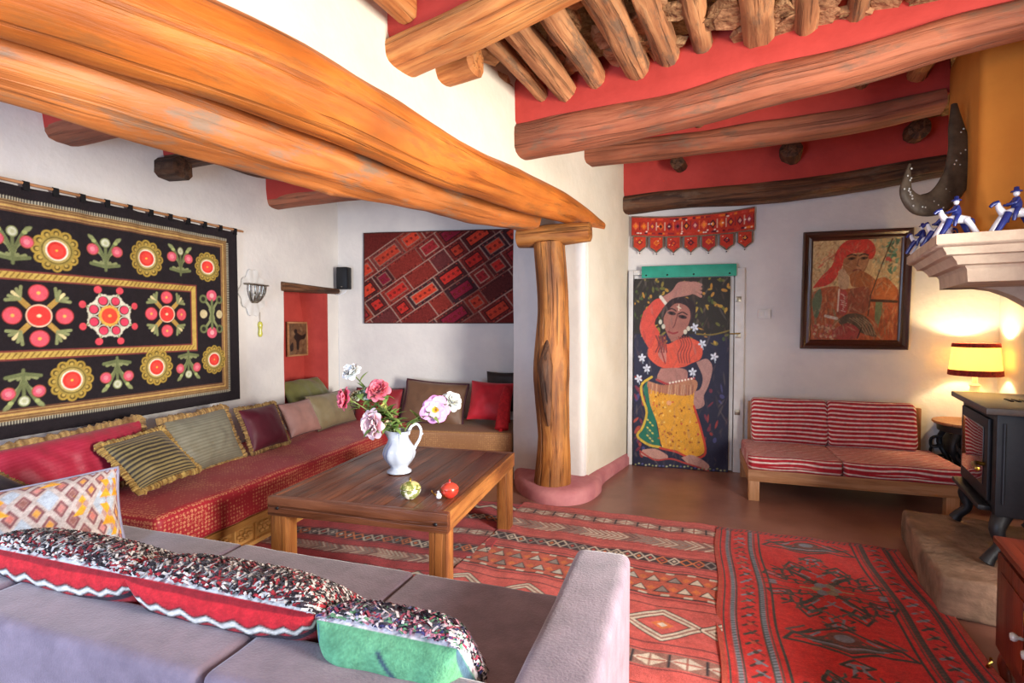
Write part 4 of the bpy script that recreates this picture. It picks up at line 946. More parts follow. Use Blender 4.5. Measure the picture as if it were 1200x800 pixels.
# ---- toran valance with seven pennants
M = dw_M(740, 279, .05); t1 = dw_pt(884, 272, .05); W_ = (t1-M.translation).dot(DD); Hb = dw_pt(800, 252, .05).z-M.translation.z
tor = thing('door_valance', 'red embroidered door valance with seven pointed pennants', 'valance', M=M)
cv = Canvas(200, 46, 1000, 230, 'b5382a'); random.seed(3)
cv.rect(0, 1000, 0, 14, '6a6a58'); cv.rect(0, 1000, 216, 230, '6a5a4c')
for i in range(60): x = random.uniform(0, 980); y = random.choice([32, 185]); cv.rect(x, x+random.uniform(15, 60), y, y+20, random.choice(['d8622c', 'e0782e', '8a2a30', 'c04438', '5a2430', 'e04a34']))
for i in range(14):
    x = 36+i*71; c = random.choice(['7a2430', 'd8602c', '54242c', 'e06a40', '9a3040']); cv.poly([(x-28, 118), (x, 165), (x+28, 118), (x, 72)], c); cv.poly([(x-13, 118), (x, 142), (x+13, 118), (x, 95)], random.choice(['e88a34', '3a2028', 'd8a090'])); cv.rect(x+31, x+38, 75, 165, random.choice(['d8b8a0', '6a2a30', 'e06a3a']))
for i in range(26): cv.ell(random.uniform(10, 990), random.choice([60, 180, 120, 40]), 7, 7, 'f0dccc')
cv.speck(.3)
def tor_z(U, V): return .004*np.sin(U*14)
def tor_shape(U, V, X, Y): return X, Y+.06*(2*U-1)**2*.55+.025*U*V-.015
cloth('band', cv, W_, Hb, 'embroidery', None, tor, disp=tor_z, shape=tor_shape, thick=.005)
random.seed(9)
for i in range(7):
    p = Canvas(36, 40, 100, 140, '6a6254'); q = [(8, 138), (92, 138), (92, 50), (50, 4), (8, 50)]; p.poly(q, random.choice(['b83a2c', 'c0402c', 'a83230'])); p.poly([(50, 62), (72, 88), (50, 116), (28, 88)], random.choice(['4a2430', 'd8702e', '8a2a30', 'd05a34'])); p.poly([(50, 76), (61, 88), (50, 102), (39, 88)], random.choice(['c8502e', 'e09a4a', 'b04038']))
    for k in range(5): p.ell(random.uniform(18, 82), random.uniform(40, 130), 4, 4, random.choice(['e8a050', 'e8c8b0', '7a2430']))
    p.speck(.3); wp = W_/7*.86; xo = W_*(i+.5)/7; u = (i+.5)/7; yo = .033*(2*u-1)**2-.012
    def sh(U, V, X, Y, wp=wp, xo=xo, yo=yo):
        k = np.clip(V/.36, 0, 1); return xo+(U-.5)*wp*(.04+.96*k), yo-.155*(1-V)+0*X
    o = cloth('pennant', p, wp, .15, 'embroidery', None, tor, disp=lambda U, V, i=i: .004+.004*np.sin(U*5+i), shape=sh, thick=.005)
    lathe('tassel', [(0, -.012), (.007, -.01), (.005, .008), (0, .01)], 'iron_black', o, 8, loc=(xo, yo-.165, .002))
# ---- framed painting
f0 = dw_pt(937, 408, .03); f1 = dw_pt(1066, 268, .03); PW = (f1-f0).dot(DD); PH = f1.z-f0.z
M = frame_M(f0, DD, Vector((0, 0, 1))-DN*-.06); pic = thing('framed_painting', 'framed oil painting of a violin player in a red headscarf, right of the door', 'painting', M=M)
fw = .085
for nm, P_ in (('frame_side', [(0, 0), (PW, 0), (PW-fw, fw), (fw, fw)]), ('frame_side', [(PW, 0), (PW, PH), (PW-fw, PH-fw), (PW-fw, fw)]), ('frame_side', [(PW, PH), (0, PH), (fw, PH-fw), (PW-fw, PH-fw)]), ('frame_side', [(0, PH), (0, 0), (fw, fw), (fw, PH-fw)])):
    A_, B_, C_, D_ = [Vector((*p, 0)) for p in P_]; pro = [(0, 0), (0, .03), (.12, .042), (.35, .038), (.55, .022), (.78, .026), (.9, .02), (1, .012), (1, 0)]
    V = [];
    for t, z in pro: V += [(A_.lerp(D_, t)+Vector((0, 0, z)))[:], (B_.lerp(C_, t)+Vector((0, 0, z)))[:]]
    Fc = [[2*i, 2*i+1, 2*i+3, 2*i+2] for i in range(len(pro)-1)]+[[2*i for i in range(len(pro))], [2*i+1 for i in range(len(pro))][::-1], [0, 2*len(pro)-2, 2*len(pro)-1, 1]]
    hz_ = abs(B_.x-A_.x) > abs(B_.y-A_.y)
    mesh(nm, V, Fc, 'wood_frame', pic, False, grain=[(v[0], v[1], v[2]) if hz_ else (v[1], v[0], v[2]) for v in V])
cv = Canvas(180, 200, 520, 580, 'c8ab78', y_down=True); ox, oy = 105, 120
random.seed(21)
for i in range(160): x, y = random.uniform(0, 200), random.uniform(0, 250); cv.ell(x, y, random.uniform(3, 14), random.uniform(2, 6), random.choice(['b8905c', 'd0b88a', 'a07848', 'c07a50', '8a7a50']), random.uniform(0, 3), .7)
for i in range(80): x, y = random.uniform(360, 520), random.uniform(0, 270); cv.ell(x, y, random.uniform(4, 18), random.uniform(3, 9), random.choice(['b8b088', '9aa078', 'c8c09a', '7a9478', 'a8a070']), random.uniform(0, 3), .7)
for i in range(26): x, y = random.uniform(430, 505), random.uniform(10, 190); cv.ell(x, y, random.uniform(8, 22), random.uniform(5, 10), random.choice(['4f8a6a', '3a7458', '6aa080', '3f6a50']), random.uniform(0, 3), .85)
for i in range(5): cv.ell(455+random.uniform(-14, 14), 110+random.uniform(-22, 22), 9, 10, 'c85048')
cv.blob(S_([(110, 420), (170, 395), (250, 385), (330, 400), (430, 400), (520, 350), (600, 390), (625, 470), (625, 700), (105, 700)]), 'a8552f')
for i in range(170): x, y = random.uniform(0, 520), random.uniform(290, 575); cv.ell(x, y, random.uniform(3, 9), random.uniform(12, 34), random.choice(['8a4a2c', 'b8663a', 'c87a44', '7a5a3a', '9a3a2c', '6a7a54', 'c08a5a', '8a3f2a']), random.uniform(-.5, .5), .55)
cv.blob(S_([(130, 420), (160, 400), (170, 470), (150, 560), (125, 560), (112, 480)]), '5f7050'); cv.blob(S_([(490, 470), (530, 480), (515, 600), (490, 580)]), '6a7a54')
cv.blob(S_([(110, 395), (160, 330), (225, 265), (245, 190), (290, 135), (360, 112), (440, 125), (478, 175), (468, 225), (440, 235), (420, 200), (330, 205), (290, 260), (270, 310), (210, 375)]), 'c4392c')
for i in range(22): x = random.uniform(150, 440); y = 130+abs(330-x)*.6+random.uniform(0, 40); cv.ell(x-ox, y-oy, 20, 4, random.choice(['d8503c', 'a82c26', 'e0604a']), -.6, .5)
cv.blob(S_([(292, 230), (340, 205), (425, 205), (440, 240), (425, 290), (390, 330), (350, 340), (310, 310), (290, 270)]), '96643f')
cv.blob(S_([(372, 215), (425, 210), (436, 250), (410, 300), (376, 300)]), 'a8764e'); cv.blob(S_([(262, 300), (295, 285), (330, 350), (320, 400), (270, 390)]), 'b89a78')
for x in (340, 412): cv.ell(x-ox, 228-oy, 24, 8, '4a3020', -.08); cv.ell(x-ox, 230-oy, 8, 6, '1a1210'); cv.curve(S_([(x-28, 214), (x, 204), (x+26, 212)]), 6, '38241a')
cv.line(S_([(382, 232), (374, 268), (388, 276)]), 6, '6a4028'); cv.curve(S_([(352, 298), (375, 292), (398, 298)]), 8, '7a3a2c')
cv.blob(S_([(330, 320), (400, 300), (480, 350), (470, 400), (400, 395), (345, 385)]), '9a5a30'); cv.blob(S_([(460, 360), (540, 340), (600, 400), (600, 470), (500, 470), (465, 430)]), 'b0602f')
cv.blob(S_([(340, 400), (440, 395), (455, 480), (430, 540), (340, 535), (320, 470)]), '8a4630'); cv.blob(S_([(272, 405), (318, 420), (322, 540), (275, 540)]), 'a8443c')
cv.line(S_([(272, 405), (268, 530)]), 10, 'd8c8b0'); 
for q in range(9): cv.line(S_([(280+random.uniform(0, 30), 430+q*12), (300+random.uniform(0, 20), 438+q*12)]), 5, 'd0a898')
cv.line(S_([(462, 470), (610, 478)]), 16, '3f2418'); cv.line(S_([(575, 115), (520, 260), (460, 440), (448, 560)]), 7, '4a3422')
cv.blob(S_([(270, 580), (340, 545), (430, 560), (490, 640), (500, 680), (420, 660), (340, 620), (290, 610)]), '4f4434')
for q in range(5): cv.curve(S_([(340+q*20, 570), (400+q*18, 610), (440+q*14, 668)]), 5, '8a7a5c')
cv.blob(S_([(240, 640), (330, 600), (400, 640), (390, 690), (250, 690)]), '9a3c38'); cv.line(S_([(195, 558), (265, 574)]), 16, 'd0c4b0')
for i in range(40): x, y = random.uniform(20, 150), random.uniform(490, 575); cv.ell(x, y, 9, 8, random.choice(['a83a3c', 'c8a07a', 'd0b890', '8a4a3c', 'b85a50']), 0, .8)
cv.curve(S_([(415, 625), (402, 660), (392, 690)]), 6, '2a1c14')
for i in range(420): x, y = random.uniform(0, 520), random.uniform(0, 580); cv.ell(x, y, random.uniform(3, 7), random.uniform(10, 26), random.choice(['6a4a34', '9a7a58', 'b89a74', '54402c', '8a5a40', 'a8886a']), random.uniform(-.9, .9), .22)
for i in range(160): x, y = random.uniform(60, 480), random.uniform(60, 560); cv.ell(x, y, random.uniform(2, 5), random.uniform(14, 40), random.choice(['4a3424', '7a3a2a', 'c8a87c', '3a2c20', '8a5a3c']), random.uniform(-1.2, 1.2), .3)
cv.A *= .92; cv.speck(.35)
cloth('canvas', cv, PW-2*fw+.01, PH-2*fw+.01, 'canvas_paint', None, pic, thick=.004).location = (fw-.005, fw-.005, .014)
# ---- light switch
M = dw_M(888, 373, .014); sw = thing('light_switch', 'small white light switch plate between the door and painting', 'switch', M=M)
box('plate', 0, .11, 0, .085, 0, .010, 'door_white', sw, .004); box('rocker', .012, .05, .015, .07, .0105, .016, 'door_white', sw, .003); box('rocker', .058, .098, .015, .07, .0105, .016, 'door_white', sw, .003)
# ================================================================== rugs
def rug_M(p, ang, lift=0): M = Matrix.Rotation(ang, 4, 'Z'); M.translation = Vector((p.x, p.y, lift)); return M
def lay(name, cv, W, H, M, label, seed=0, lift=.012):
    f = lambda U, V: lift+.0025*np.sin(U*19+seed)*np.sin(V*23+seed*2)+.0015*np.sin(U*51+V*37)
    edge = lambda U, V, X, Y: (X+.010*np.sin(V*26+seed)*(1-4*(U-.5)**2*0)*0+.008*np.sin(V*17+seed), Y+.008*np.sin(U*21+seed))
    o = cloth(name, cv, W, H, 'kilim_wool', M, disp=f, thick=lift-.001, shape=edge); return tag(o, label, 'rug')
def band_motif(cv, y, h, W, kind, x0=0):
    """woven band centred at y: zig zags, diamonds, chains"""
    dk, cr, gr, og = '2c1c20', 'c8b8a4', '8a7c74', 'c86a34'
    if kind == 'diamond':
        cv.rect(0, W, y-h/2, y+h/2, '3a2428')
        k = int(W/(h*.62))
        for i in range(k+1):
            x = i*h*.62; c = random.choice([cr, og, cr, gr]); P_ = [(x-h*.30, y), (x, y+h*.42), (x+h*.30, y), (x, y-h*.42)]; cv.line(P_+P_[:1], h*.10, c); cv.poly([(x-h*.12, y), (x, y+h*.18), (x+h*.12, y), (x, y-h*.18)], random.choice([dk, 'a83a30', og, cr]))
    elif kind == 'zig':
        n = int(W/(h*.8)); P_ = [(i*h*.8, y+(h*.3 if i % 2 else -h*.3)) for i in range(n+2)]; cv.line(P_, h*.5, dk); cv.line(P_, h*.28, cr)
    elif kind == 'chain':
        cv.rect(0, W, y-h/2, y+h/2, '8a5c50'); n = int(W/(h*1.5))
        for i in range(n+1):
            x = i*h*1.5; c = random.choice([cr, 'b8a898', cr])
            cv.poly([(x, y), (x+h*.66, y+h*.42), (x+h*.66, y-h*.42)], c); cv.poly([(x+h*1.42, y), (x+h*.75, y+h*.42), (x+h*.75, y-h*.42)], c); cv.line([(x+h*.2, y), (x+h*1.3, y)], h*.1, '9a4438'); cv.line([(x+h*1.48, y-h*.4), (x+h*1.48, y+h*.4)], h*.12, dk)
    elif kind == 'chevron':
        cv.rect(0, W, y-h/2, y+h/2, '9a6a5c'); n = int(W/(h*.3))
        for i in range(n+1):
            x = i*h*.3; cv.line([(x-h*.55, y+h*.5), (x, y), (x-h*.55, y-h*.5)], h*.09, random.choice([cr, gr, '6a4a48', 'b8a08c']))
    elif kind == 'tri':
        cv.rect(0, W, y-h/2, y+h/2, 'b5523c'); cv.line([(0, y-h/2), (W, y-h/2)], h*.05, dk); cv.line([(0, y+h/2), (W, y+h/2)], h*.05, dk); n = int(W/(h*.42))
        for i in range(n+1):
            x = i*h*.42
            for s_ in (-.22, .2):
                xx = x+(h*.2 if s_ > 0 else 0); cv.poly([(xx-h*.17, y+(s_-.13)*h), (xx+h*.17, y+(s_-.13)*h), (xx, y+(s_+.15)*h)], dk); cv.poly([(xx-h*.12, y+(s_-.10)*h), (xx+h*.12, y+(s_-.10)*h), (xx, y+(s_+.12)*h)], random.choice([cr, 'b8b0a4', gr]))
                cv.poly([(xx+h*.12, y+(s_+.02)*h), (xx+h*.21, y+(s_+.12)*h), (xx+h*.3, y+(s_+.02)*h), (xx+h*.21, y+(s_-.08)*h)], og)
            cv.rect(x, x+h*.16, y+h*.42, y+h*.49, cr); cv.rect(x, x+h*.16, y-h*.49, y-h*.42, cr)
    elif kind == 'bigdiamond':
        n = int(W/(h*1.35))
        for i in range(n+1):
            x = i*h*1.35+h*.4; P_ = [(x-h*.62, y), (x, y+h*.45), (x+h*.62, y), (x, y-h*.45)]
            cv.line(P_+P_[:1], h*.20, dk); cv.line(P_+P_[:1], h*.15, cr); cv.line(P_+P_[:1], h*.04, '8a5a50'); cv.poly([(x-h*.2, y), (x, y+h*.16), (x+h*.2, y), (x, y-h*.16)], og); cv.poly([(x-h*.09, y), (x, y+h*.08), (x+h*.09, y), (x, y-h*.08)], cr)
RA = math.radians(-20.5)
# ---- right kilim (between the table and the red rug)
c_ = Vector((math.cos(RA), math.sin(RA), 0)); d_ = Vector((-math.sin(RA), math.cos(RA), 0))
fR = atz(842, 618, 0); KW_ = 1.42; KL = 2.75
random.seed(2)
cv = Canvas(300, 480, KW_, KL, 'bc5048')
for i in range(26): y = random.uniform(0, KL); cv.rect(0, KW_, y, y+random.uniform(.02, .1), random.choice(['c65c52', 'b4463e', 'c4584e', 'b04640']), .6)
T_ = lambda t: KL-t
for t, h, k in ((.02, .02, None), (.17, .10, 'chain'), (.42, .13, 'chevron'), (.68, .11, 'diamond'), (.98, .27, 'tri'), (1.38, .26, 'bigdiamond'), (1.66, .1, 'chain'), (1.95, .2, 'tri'), (2.3, .12, 'diamond')):
    if k: cv.line([(0, T_(t)-h*.62), (KW_, T_(t)-h*.62)], .008, '5a2426'); cv.line([(0, T_(t)+h*.62), (KW_, T_(t)+h*.62)], .008, '5a2426'); band_motif(cv, T_(t), h, KW_, k)
cv.speck(.3)
o_ = fR-c_*KW_-d_*KL
r1 = lay('kilim_rug', cv, KW_, KL, rug_M(o_, RA), 'faded red kilim with cream woven bands in front of the post', 1)
# ---- left kilim under the table
random.seed(4); LW_ = 1.58; LL = 2.7; RB = math.radians(-15); c2 = Vector((math.cos(RB), math.sin(RB), 0)); d2 = Vector((-math.sin(RB), math.cos(RB), 0))
cv = Canvas(300, 420, LW_, LL, 'a82c30')
for i in range(22): y = random.uniform(0, LL); cv.rect(0, LW_, y, y+random.uniform(.02, .1), random.choice(['b23436', '9a282c', 'ae3034']), .6)
for t, h, k in ((.12, .1, 'zig'), (.34, .1, 'diamond'), (.62, .09, 'chain'), (.88, .11, 'diamond'), (1.08, .10, 'chevron'), (1.28, .07, 'zig'), (1.46, .07, 'zig'), (1.66, .16, 'diamond'), (2.0, .1, 'chain'), (2.3, .1, 'zig')):
    cv.line([(0, LL-t-h*.62), (LW_, LL-t-h*.62)], .007, '3a2024'); cv.line([(0, LL-t+h*.62), (LW_, LL-t+h*.62)], .007, '3a2024'); band_motif(cv, LL-t, h, LW_, k)
cv.speck(.3)
e_ = atz(612, 592, 0); o_ = e_-c2*LW_-d2*LL
r2 = lay('kilim_rug', cv, LW_, LL, rug_M(o_, RB), 'deep red striped kilim lying under the coffee table', 2, .009)
for r in (r1, r2): r['group'] = 'striped kilims on the floor'
# ---- red medallion rug by the hearth
RC = math.radians(-20.5); c3 = Vector((math.cos(RC), math.sin(RC), 0)); d3 = Vector((-math.sin(RC), math.cos(RC), 0)); MW, ML = 1.05, 2.3
cv = Canvas(260, 520, MW, ML, 'c02822'); random.seed(8)
DKG, GRY, BR = '3a3a34', '787a84', '5a4038'
for i in range(60): y = random.uniform(0, ML); cv.rect(0, MW, y, y+random.uniform(.01, .05), random.choice(['cc3028', 'b42420', 'c42c26']), .4)
for s_ in (0, 1):
    X = (lambda x: x) if s_ == 0 else (lambda x: MW-x)
    for x, w, c in ((.012, .024, 'a8402c'), (.035, .008, DKG), (.06, .012, 'a83028'), (.075, .020, GRY if s_ == 0 else DKG), (.092, .008, DKG), (.20, .010, DKG), (.213, .020, GRY if s_ == 0 else BR), (.232, .008, BR), (.26, .012, DKG)):
        cv.line([(X(x), 0), (X(x), ML)], w, c)
    k = int(ML/.02)
    for i in range(k):
        for x in (.075, .213): cv.line([(X(x)-.008, i*.02), (X(x)+.008, i*.02+.008)], .005, DKG)
    for i in range(int(ML/.075)):
        y = i*.075+.03; c = random.choice([DKG, GRY, '4a2c28', '6a5a4a']); x = X(.148)
        cv.line([(x-.03, y-.02), (x+.02, y+.02)], .014, c); cv.line([(x+.03, y-.015), (x-.01, y+.025)], .011, random.choice([DKG, '7a2a24', GRY])); cv.ell(x, y, .012, .010, random.choice(['b8503a', GRY, DKG]))
cv.rect(0, MW, ML-.05, ML, '8a3430', .6)
for i in range(int(MW/.03)): cv.line([(i*.03, ML-.045), (i*.03+.015, ML-.015)], .009, DKG)
def medallion(cx, cy, s):
    G = lambda u, v: (cx+u*s, cy+v*s)
    for sy in (-1, 1):
        for sx in (-1, 1):
            cv.line([G(sx*.05, sy*.1), G(sx*.25, sy*.32), G(sx*.18, sy*.42), G(sx*.06, sy*.34)], .020*s/.5, DKG); cv.line([G(sx*.09, sy*.2), G(sx*.2, sy*.34)], .012, GRY)
            P_ = [G(sx*.16, sy*.30), G(sx*.26, sy*.40), G(sx*.2, sy*.52), G(sx*.1, sy*.42)]; cv.line(P_+P_[:1], .014, DKG); cv.line([G(sx*.16, sy*.38), G(sx*.2, sy*.46)], .012, GRY)
            P_ = [G(sx*.30, sy*.10), G(sx*.48, sy*.16), G(sx*.44, sy*.24), G(sx*.28, sy*.18)]; cv.line(P_+P_[:1], .014, DKG); cv.line([G(sx*.33, sy*.15), G(sx*.43, sy*.19)], .014, GRY)
            cv.line([G(0, sy*.08), G(sx*.30, sy*.14)], .014, DKG); cv.line([G(sx*.12, sy*.07), G(sx*.5, sy*.05)], .010, BR); cv.ell(*G(sx*.36, sy*.30), .018, .014, DKG); cv.ell(*G(sx*.42, sy*.02), .02, .012, GRY)
            cv.line([G(sx*.05, sy*.5), G(sx*.02, sy*.62)], .012, GRY)
        P_ = [G(-.1, sy*.62), G(0, sy*.56), G(.1, sy*.62), G(0, sy*.68)]; cv.line(P_+P_[:1], .014, DKG); cv.line([G(-.06, sy*.62), G(.06, sy*.62)], .012, GRY)
    for q in range(46):
        u0, v0 = random.uniform(.02, .46), random.uniform(.02, .62); a = random.uniform(0, 3.1); L = random.uniform(.03, .08); c = random.choice([DKG, GRY, BR, '4a5048', DKG]); hk = random.uniform(-.04, .04)
        if u0+v0*.72 < .52:
            for sy in (-1, 1):
                for sx in (-1, 1): cv.line([G(sx*u0, sy*v0), G(sx*(u0+L*math.cos(a)), sy*(v0+L*math.sin(a))), G(sx*(u0+L*math.cos(a)+hk), sy*(v0+L*math.sin(a)+.03))], .011, c)
    for k in range(6): a = k*math.pi/3; cv.ell(*G(.07*math.cos(a), .07*math.sin(a)), .05*s, .045*s, '8a7a64' if k % 2 else GRY, a)
    cv.line([G(-.2, 0), G(.2, 0)], .012, '9a8a60'); cv.ell(*G(0, 0), .02, .02, 'b8403a')
def palmette(cx, cy, s):
    for sx in (-1, 1):
        for q in range(5): cv.line([(cx, cy-.06+q*.016), (cx+sx*(.10+.035*q)*s, cy+(-.02+.018*q)), (cx+sx*(.04+.03*q)*s, cy+.03+.022*q)], .013, (DKG, '5a4a44', GRY)[q % 3])
        cv.line([(cx, cy+.14), (cx+sx*.22*s, cy+.03), (cx+sx*.26*s, cy-.03), (cx+sx*.12*s, cy-.03), (cx, cy-.09)], .016, DKG); cv.line([(cx+sx*.06, cy+.05), (cx+sx*.2, cy+.0)], .012, BR)
    cv.ell(cx, cy+.05, .07, .05, '6a4038'); cv.ell(cx, cy+.05, .04, .03, GRY)
mx_ = .53
palmette(mx_, ML-.2, .95); medallion(mx_, ML-.74, .60); palmette(mx_, ML-1.26, .95); medallion(mx_, ML-1.78, .6)
cv.speck(.35)
fL = atz(838, 619, 0); o_ = fL-d3*ML
lay('medallion_rug', cv, MW, ML, rug_M(o_, RC), 'bright red rug with grey-green medallions in front of the hearth', 3, .016)
# ================================================================== cushions
def pil_thing(nm, label, M, grp=None): return thing(nm, label, 'cushion', M=M, group=grp)
def lean(px, py, off, tilt=15, roll=0):
    P_ = lw_pt(px, py, off); t = math.radians(tilt); r = math.radians(roll); up = Vector((0, 0, math.cos(t)))-LN*math.sin(t)
    X_ = LD*math.cos(r)+up*math.sin(r); Y_ = up*math.cos(r)-LD*math.sin(r); return frame_M(P_, X_, Y_)
def ribs(nu, nv, c1, c2, per, diag=0, jit=.2):
    cv = Canvas(nu, nv, 1, 1, c1); X, Y = np.meshgrid(cv.x, cv.y); f = ((Y+diag*X)/per) % 1; a = np.clip((.25-abs(f-.5))*8+.5, 0, 1)
    a = a*(1-jit*rng.random(a.shape)); cv.A = cv.A*(1-a[..., None])+np.array(lin(c2))*a[..., None]; return cv
GC = 'cushions on the red bench'
W_, H_ = .96, .36; M = lean(82, 546, .27, 22, 2); t_ = pil_thing('fringed_cushion', 'long crimson satin cushion with gold ruffle at the left edge', M, GC)
cushion('cover', W_, H_, .2, 'satin', None, t_, cv=ribs(110, 60, '9c1f36', 'a82a40', .03, .1), wr=.02, seed=1, sag=.01); fringe('ruffle', W_, H_, t_, 'pile_wool', .017)
W_, H_ = .41, .36; M = lean(177, 537, .50, 48, 4); t_ = pil_thing('fringed_cushion', 'dark gold ribbed cushion with fringe lying askew on the red bench', M, GC)
cushion('cover', W_, H_, .15, 'satin', None, t_, cv=ribs(90, 90, '2c2622', '8a7a4e', .055), wr=.012, seed=2); fringe('ruffle', W_, H_, t_, 'pile_wool', .014, col='b89a58', col2='6d4a24')
W_, H_ = .53, .40; M = lean(240, 516, .36, 24, 2); t_ = pil_thing('fringed_cushion', 'silvery green ribbed cushion with gold ruffle on the red bench', M, GC)
cushion('cover', W_, H_, .17, 'satin', None, t_, cv=ribs(90, 90, '6a6656', '7d7a68', .04), wr=.012, seed=3); fringe('ruffle', W_, H_, t_, 'pile_wool', .018)
W_, H_ = .40, .35; M = lean(309, 500, .40, 24, 0); t_ = pil_thing('fringed_cushion', 'shiny dark maroon cushion with gold fringe on the red bench', M, GC)
cushion('cover', W_, H_, .16, 'satin', None, t_, col='541222', wr=.012, seed=4); fringe('ruffle', W_, H_, t_, 'pile_wool', .013)
W_, H_ = .40, .30; M = lean(352, 489, .42, 26, 0); t_ = pil_thing('satin_cushion', 'dusty pink satin cushion beside the maroon one', M, GC)
cushion('cover', W_, H_, .14, 'satin', None, t_, col='9a7268', wr=.014, seed=5); piping('piping', W_, H_, t_, 'satin', .006, col='5a3a34')
W_, H_ = .62, .34; M = lean(389, 479, .34, 24, 0); t_ = pil_thing('satin_cushion', 'large olive brown cushion in the bench corner', M, GC)
cushion('cover', W_, H_, .16, 'satin', None, t_, col='7d7054', wr=.016, seed=6); piping('piping', W_, H_, t_, 'satin', .006, col='5a4e38')
# olive cushion inside the wall niche
P_ = LW0+LD*((ns0+ns1)/2)+LN*-.02+Vector((0, 0, nzb+.155)); M = frame_M(P_, LD, Vector((0, 0, .75))-LN*.66)
t_ = pil_thing('niche_cushion', 'olive green cushion propped in the red wall niche', M); cushion('cover', .64, .30, .16, 'satin', None, t_, col='666436', wr=.02, seed=7)
# fallen dark corner at the far left edge
M = lean(-14, 590, .55, 55, 25); t_ = pil_thing('fringed_cushion', 'dark navy cushion corner with gold edge at the left edge of the picture', M, GC)
cushion('cover', .34, .30, .13, 'satin', None, t_, col='26222c', seed=8); fringe('ruffle', .34, .30, t_, 'pile_wool', .012)
# back bench cushions
def blean(px, py, off, tilt=18, roll=0):
    P_ = onpl(px, py, LW1+BN*off, BN); t = math.radians(tilt); r = math.radians(roll); up = Vector((0, 0, math.cos(t)))-BN*math.sin(t)
    return frame_M(P_, BD*math.cos(r)+up*math.sin(r), up*math.cos(r)-BD*math.sin(r))
GB = 'cushions on the tan bench'
M = blean(443, 478, .26, 18, 0); t_ = pil_thing('piped_cushion', 'deep red patterned cushion behind the flowers', M, GB); cushion('cover', .52, .42, .16, 'satin', None, t_, col='8a2028', seed=9, wr=.014); piping('piping', .52, .42, t_, 'satin', .009, col='3a1420')
M = blean(509, 472, .30, 20, -4); t_ = pil_thing('piped_cushion', 'brown satin cushion with maroon piping on the tan bench', M, GB); cushion('cover', .66, .44, .18, 'satin', None, t_, col='6e4f3a', seed=10, wr=.016); piping('piping', .66, .44, t_, 'satin', .014, col='401420')
M = blean(575, 470, .36, 22, -3); t_ = pil_thing('tasselled_cushion', 'bright red cushion with a long tassel beside the post wall', M, GB); cushion('cover', .44, .40, .16, 'satin', None, t_, col='c02230', seed=11, wr=.012)
tas = sweep('tassel', [(.15, .14, .085), (.165, .04, .12), (.175, -.30, .20)], [.015, .05, .065], [.012, .04, .045], 'braid_red', t_, 20, 14, .12, 8); mat('tassel_red', 'c4242c', 'a01a24', 40, .7, .6, 90); tas.data.materials[0] = MATS['tassel_red']
sweep('tassel_knot', [(.175, -.30, .20), (.175, -.335, .205), (.175, -.37, .21)], [.012, .026, .02], [.012, .024, .02], 'tassel_red', t_, 10, 10, .1)
M = blean(592, 459, .13, 10, 0); t_ = pil_thing('dark_cushion', 'dark cushion edge showing behind the bright red cushion', M, GB); cushion('cover', .40, .42, .10, 'satin', None, t_, col='2e2420', seed=12)
# ---- cushions on the grey sofa
sxv = Vector((math.cos(SR), math.sin(SR), 0)); syv = Vector((-math.sin(SR), math.cos(SR), 0))
def SP(x, y, z): return SO+sxv*x+syv*y+Vector((0, 0, z))
def berber_front(seed, nu=120, nv=90):
    random.seed(seed); cv = Canvas(nu, nv, 1, .6, 'b8202a')
    for y, h, c in ((.0, .05, '7a1a20'), (.08, .06, '9a1c24'), (.20, .05, '2a1a20'), (.33, .10, 'c4262c'), (.44, .03, '30202a'), (.53, .04, 'c0242c'), (.57, .03, '8a1c24')): cv.rect(0, 1, y, y+h, c)
    for y in (.33, .49, .2):
        P_ = [(i*.045, y+(.011 if i % 2 else -.011)) for i in range(24)]; cv.line(P_, .034, '241a20'); cv.line(P_, .018, 'd8d0c4')
    cv.speck(.3); return cv
def shag_canvas(seed, cols, nu=120, nv=90):
    cv = Canvas(nu, nv, 1, .6, cols[0]); random.seed(seed)
    for i in range(900): x, y = random.random(), random.random()*.6; a = random.uniform(0, 3); L = random.uniform(.008, .03); cv.line([(x, y), (x+L*math.cos(a), y+L*math.sin(a))], .009, random.choice(cols))
    cv.speck(.4); return cv
def tufts(name, parent, W, H, T, cols, n, side, m='pile_wool', vmin=-.95, vmax=.98, pinch=.02, p_=4):
    V = []; Fc = []; C = []; cl = [np.array(lin(c)) for c in cols]
    for i in range(n):
        u, v = math.sin(random.uniform(-1.4, 1.4)), math.sin(random.uniform(vmin, 1)*1.5); pf = ((1-abs(u)**p_)*(1-abs(v)**p_))**.55
        p = Vector((u*W/2*(1-pinch*(1-v*v)), v*H/2*(1-pinch*(1-u*u)), side*(pf*T/2+.002)))+(nn_ := Vector((u*abs(u)**3*.9*min(1, .3/(pf+.05)), v*abs(v)**3*.9*min(1, .3/(pf+.05)), side*(.15+pf))).normalized())*.004; a = random.uniform(0, 6.28); d = Vector((math.cos(a), math.sin(a), 0))*random.uniform(.012, .026); w = Vector((-d.y, d.x, 0)).normalized()*.0032; d = d-nn_*d.dot(nn_); w = nn_.cross(d).normalized()*.0032; up = nn_*random.uniform(.005, .009)
        b = len(V); V += [(p-d-w)[:], (p-d+w)[:], (p+up+w)[:], (p+up-w)[:], (p+d+w-up*.2)[:], (p+d-w-up*.2)[:]]; Fc += [[b, b+1, b+2, b+3], [b+3, b+2, b+4, b+5]]; c = random.choice(cl); C += [c]*6
    o = mesh(name, V, Fc, m, parent, False, None, C); o['kind'] = 'stuff'; return o
BC = ['d0ccc6', '2c242a', 'c0b8b2', 'a03038', '3a3038', 'c8c2bc', '8a2830', '241c22']
GS = 'wool cushions on the grey sofa back'
